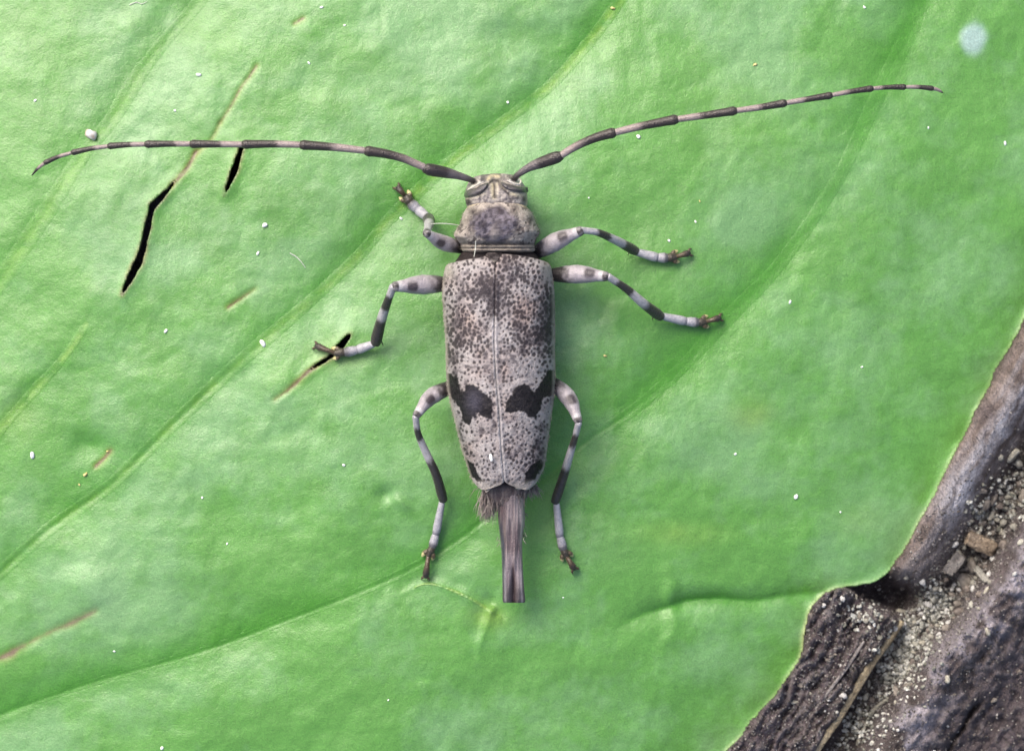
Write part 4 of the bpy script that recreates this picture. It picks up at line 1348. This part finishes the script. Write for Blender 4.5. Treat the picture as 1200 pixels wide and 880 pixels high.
# crust of pale lichen granules, finer than the crumbs
import bmesh
_b = bmesh.new(); bmesh.ops.create_icosphere(_b, subdivisions=1, radius=1)
iv = np.array([v.co[:] for v in _b.verts]); fi = np.array([[v.index for v in f.verts] for f in _b.faces]); _b.free()
FV, FF, FC = [], [], []
cnt = 0
for cx, cy, rx, ry, num in ((1097, 706, 20, 20, 200), (1071, 747, 24, 24, 260), (1054, 784, 24, 26, 240), (1010, 850, 26, 26, 150), (1180, 585, 16, 30, 90), (1010, 722, 18, 14, 60), (1150, 600, 14, 20, 60)):
    for _ in range(num):
        x, y = random.gauss(cx, rx * .6), random.gauss(cy, ry * .6)
        if on_leaf(x, y): continue
        r = random.uniform(1.3, 3.0) * U
        rot = np.linalg.qr(rng.normal(0, 1, (3, 3)))[0]
        v = (iv * rng.uniform(.7, 1.25, (len(iv), 1)) * (1.5, 1, .8)) @ rot * r + W(x, y, woodz(x, y) + r * random.uniform(.2, 1.4))
        FV.append(v); FF.append(fi + cnt * len(iv)); cnt += 1
        FC.append(np.repeat((lin(150, 150, 136) + (lin(255, 255, 246) * 1.3 - lin(150, 150, 136)) * random.random() ** 1.2)[None], len(iv), 0))
obj('lichen_crust', mesh_np('lichen_crust', np.vstack(FV), [np.vstack(FF)], np.vstack(FC), True), M['crumb'], None, kind='stuff',
    label='pale granular lichen crust filling the wood crevice', category='lichen')


# wood chip, slivers, straw
def chip(name, p0, p1, w, h, lift, c0, c1, label, cat, seed):
    """split splinter: rough prism with ragged ends and long grooves"""
    a = np.array([*p0]); b = np.array([*p1])
    n, k = 26, 22
    t = np.linspace(0, 1, n); ang = np.linspace(0, 2 * np.pi, k, endpoint=False)
    d = (b - a); l = np.hypot(*d); T = d / l; N = np.array([-T[1], T[0]])
    z0 = woodz(*p0) + lift; z1 = woodz(*p1) + lift
    ca = np.sign(np.cos(ang)) * np.abs(np.cos(ang)) ** .6; sa = np.sign(np.sin(ang)) * np.abs(np.sin(ang)) ** .6
    g = 1 + .28 * (fbm(np.repeat(ang[None], n, 0) * 2.2, t[:, None] * 3, seed, 3) - .5) * 2
    e = np.clip(np.minimum(t, 1 - t) * 14 + .45, 0, 1)[:, None]
    rag = 3.0 * (vn(ang * 3, ang * 0, seed) - .5)
    px = a[0] + d[0] * t[:, None] + N[0] * w * ca[None] * g * e + T[0] * rag[None] * (2 * t[:, None] - 1)
    py = a[1] + d[1] * t[:, None] + N[1] * w * ca[None] * g * e + T[1] * rag[None] * (2 * t[:, None] - 1)
    z = (z0 + (z1 - z0) * t)[:, None] + h * sa[None] * g * e
    fibre = fbm(t[:, None] * 2.5 + 0 * px, np.repeat(ang[None], n, 0) * 4, seed + 1, 3)
    col = mixc(lin(*c0), lin(*c1), np.clip(.5 + 2 * (fibre - .5), 0, 1)).reshape(-1, 3)
    V = W(px.ravel(), py.ravel(), z.ravel())
    V = np.vstack([V, V[:k].mean(0), V[-k:].mean(0)]); col = np.vstack([col, col[:k].mean(0), col[-k:].mean(0)])
    i = np.arange(k); j = (i + 1) % k
    f = [quads(n, k, True), np.stack([j, i, np.full(k, n * k)], 1), np.stack([(n - 1) * k + i, (n - 1) * k + j, np.full(k, n * k + 1)], 1)]
    o = obj(name, mesh_np(name, V, f, col), M['crumb'], None, label=label, category=cat)
    import bmesh
    bm = bmesh.new(); bm.from_mesh(o.data); bmesh.ops.recalc_face_normals(bm, faces=bm.faces); bm.to_mesh(o.data); bm.free()
    return o


chip('wood_chip', (1133, 629), (1167, 645), 9, .024, .022, (160, 140, 118), (236, 214, 186), 'stubby brown wood chip lying across the crevice crumbs', 'wood chip', 201)
chip('wood_chip', (1127, 650), (1110, 672), 8, .022, .020, (124, 118, 114), (190, 184, 178), 'grey wedge of wood beside the stubby brown chip', 'wood chip', 203)
chip('wood_sliver', (1142, 664), (1157, 681), 3.8, .010, .014, (176, 174, 164), (226, 222, 212), 'pale wood sliver lying below the stubby brown chip', 'wood sliver', 205)
big = crumb(1131, 683, 9.5, 2); big['label'] = 'largest round grey crumb beside the pale wood sliver'; del big['group']


def straw(name, pts, r, lift, c0, c1, label, cat):
    P = [(x, y, woodz(x, y) + lift) for x, y in pts]
    zs = np.array([p[2] for p in P]); zs = np.maximum(zs, np.convolve(np.pad(zs, 1, mode='edge'), [1 / 3] * 3, 'valid'))
    P = [(p[0], p[1], float(q)) for p, q in zip(P, zs)]

    def fn(t, a, V):
        n = fbm(t * 22, a * 3, 161, 3); n2 = fbm(t * 4, a * 5, 162, 3)
        return mixc(lin(*c0), lin(*c1), np.clip(.5 + 1.4 * (n - .5) + 1.4 * (n2 - .5), 0, 1))
    o = tube(name, P, [(0, r * .7), (.1, r * .9), (.4, r), (.6, r * .85), (.9, r), (1, r * .5)], M['crumb'], None, fn, 12, 1.5, .6)
    o['label'] = label; o['category'] = cat
    return o


straw('straw_fibre', [(1056, 730), (1040, 752), (1022, 776), (1004, 806), (985, 838), (968, 862), (945, 894)], 5.0, .020, (160, 144, 116), (226, 210, 176), 'long tan straw fibre lying along the wood grain', 'fibre')
straw('straw_fibre', [(1012, 752), (992, 782), (974, 806), (956, 830)], 2.2, .010, (150, 142, 140), (190, 182, 178), 'short grey fibre lying beside the long tan straw', 'fibre')
straw('straw_fibre', [(1040, 818), (1024, 832), (1014, 850), (1004, 872)], 2.4, .010, (150, 146, 134), (200, 196, 180), 'thin pale twiglet curled among the crevice crumbs', 'fibre')

KL = 1.5
# ------------------------------------------------------------------ specks and threads on the leaf and the beetle
WS = [pebble('speck', 40 + i, .3, .6, 1.0 + .2 * i, (250, 252, 250), (255, 255, 255)) for i in range(3)]
YS = pebble('speck', 50, .3, .7, 1.2, (190, 170, 100), (228, 214, 150))
LAND = [((175, 270), 'near the long torn slit'), ((273, 200), 'near the short torn slit'), ((60, 742), 'near the brown scar'), ((400, 405), 'near the slit under the foot'),
        ((107, 157), 'near the dirt pellet'), ((285, 110), 'near the thin brown crack'), ((1140, 46), 'near the pale droplet stain'), ((1150, 450), 'near the leaf margin over the wood'),
        ((850, 120), 'near the raised antenna tip'), ((790, 300), 'near the outstretched front foot'), ((832, 376), 'near the middle foot with its vein'), ((105, 525), 'near the dark dimple'),
        ((840, 702), 'near the short crease at the notch'), ((500, 670), 'near the hind foot on the vein'), ((672, 662), 'near the hind foot beside the tail'), ((470, 226), 'near the raised front foot'), ((655, 185), 'near the scape of the antenna')]


def dust_words(x, y, r, c):
    w = min(LAND, key=lambda q: (q[0][0] - x) ** 2 + (q[0][1] - y) ** 2)[1]
    return ('tiny ' if r < 1.9 else 'small ') + c + ' dust grain on the leaf ' + w



for x, y, r in ((233, 88, 2.6), (310, 264, 3.2), (302, 297, 2.0), (308, 402, 3.8), (377, 9, 1.8), (404, 30, 1.3), (237, 583, 1.6), (194, 388, 2.2), (403, 545, 1.8), (1178, 168, 2.2),
                (1013, 9, 1.6), (784, 282, 1.7), (815, 260, 1.4), (748, 160, 2.6), (926, 354, 2.0), (862, 532, 1.6), (41, 118, 1.6), (205, 130, 1.5), (470, 256, 1.8), (134, 763, 1.3),
                (38, 533, 3.4), (190, 876, 2.2), (362, 74, 1.6), (595, 120, 1.7), (690, 232, 1.3), (1088, 150, 1.3), (985, 600, 1.2), (266, 637, 1.2), (455, 820, 1.0), (1010, 430, 1.2), (660, 700, 1.1)):
    o = obj('dust_speck', WS[int(x) % 3], M['speck'], None, label=dust_words(x, y, r, 'white'), category='speck', group='white dust grains on the leaf')
    s = r * U
    o.location = W(x, y, leafz(x, y) + s * .35); o.scale = (s, s * .85, s); o.rotation_euler = (0, 0, x * .7)
for x, y, r in ((100, 556, 2.6), (885, 76, 2.2), (718, 10, 2.4), (709, 417, 1.8), (93, 568, 1.4), (126, 529, 1.6), (820, 236, 1.2)):
    o = obj('dust_speck', YS, M['speck'], None, label=dust_words(x, y, r, 'yellowish'), category='speck', group='yellowish dust grains on the leaf')
    s = r * U
    o.location = W(x, y, leafz(x, y) + s * .35); o.scale = (s, s * .85, s); o.rotation_euler = (0, 0, x * .7)
o = obj('dust_flake', WS[2], M['speck'], None, label='slim white flake on the leaf, right of the hind legs', category='flake')
o['label'] = 'slim upright white flake lying alone on the broad leaf half beside the wood'
o.location = W(933, 582, leafz(933, 582) + .004); o.scale = (1.9 * U, 3.4 * U, 1.6 * U)
DP = pebble('dirt_pellet', 60, .3, .8, 1.0, (170, 146, 122), (255, 252, 246))
o = obj('dirt_pellet', DP, M['speck'], None, label='whitish brown dirt pellet on the leaf beside the slim antenna', category='pellet')
o['label'] = 'whitish brown dirt pellet, the largest loose grain on the leaf'
o.location = W(107.5, 157.5, leafz(107.5, 157.5) + .016); o.scale = (7.2 * U, 8.2 * U, 6.5 * U); o.rotation_euler = (.2, .1, .5)
o = obj('pale_flake', WS[1], M['speck'], None, label='bright white flake stuck near the tip of the wing case', category='flake')
o.location = W(575.5, 536, .348 + Z0 - .028); o.scale = (1.9 * U, 4.6 * U, 1.4 * U); o.rotation_euler = (0, 0, .22)


def thread(pts, r, label, c=(205, 208, 198)):
    r = r * .62
    o = tube('hair_thread', pts, [(0, r), (.5, r), (1, r * .5)], M['fluff'], None, lambda t, a, V: np.ones(t.shape + (3,)) * lin(*c), 8, 1.2)
    o['label'] = label; o['category'] = 'hair'
    return o


thread([(541, 265, .20 + Z0), (530, 263, .225 + Z0), (518, 262, .235 + Z0), (505, 262.5, .22 + Z0)], .85, 'white hair reaching from the pronotum side to the front leg')
thread([(557.5, 283, .326 + Z0), (557, 292, .318 + Z0), (555.5, 301, .335 + Z0)], .9, 'short white hair lying across the rear rim of the pronotum')
thread([(x, y, leafz(x, y) + .003) for x, y in ((340, 297), (347, 301), (353, 307), (358, 314))], .9, 'curved white thread lying on the leaf beside the front leg')
thread([(x, y, leafz(x, y) + .003) for x, y in ((152, 6), (160, 3), (166, 5), (172, 2))], .7, 'kinked white thread lying across the leaf near a vein')
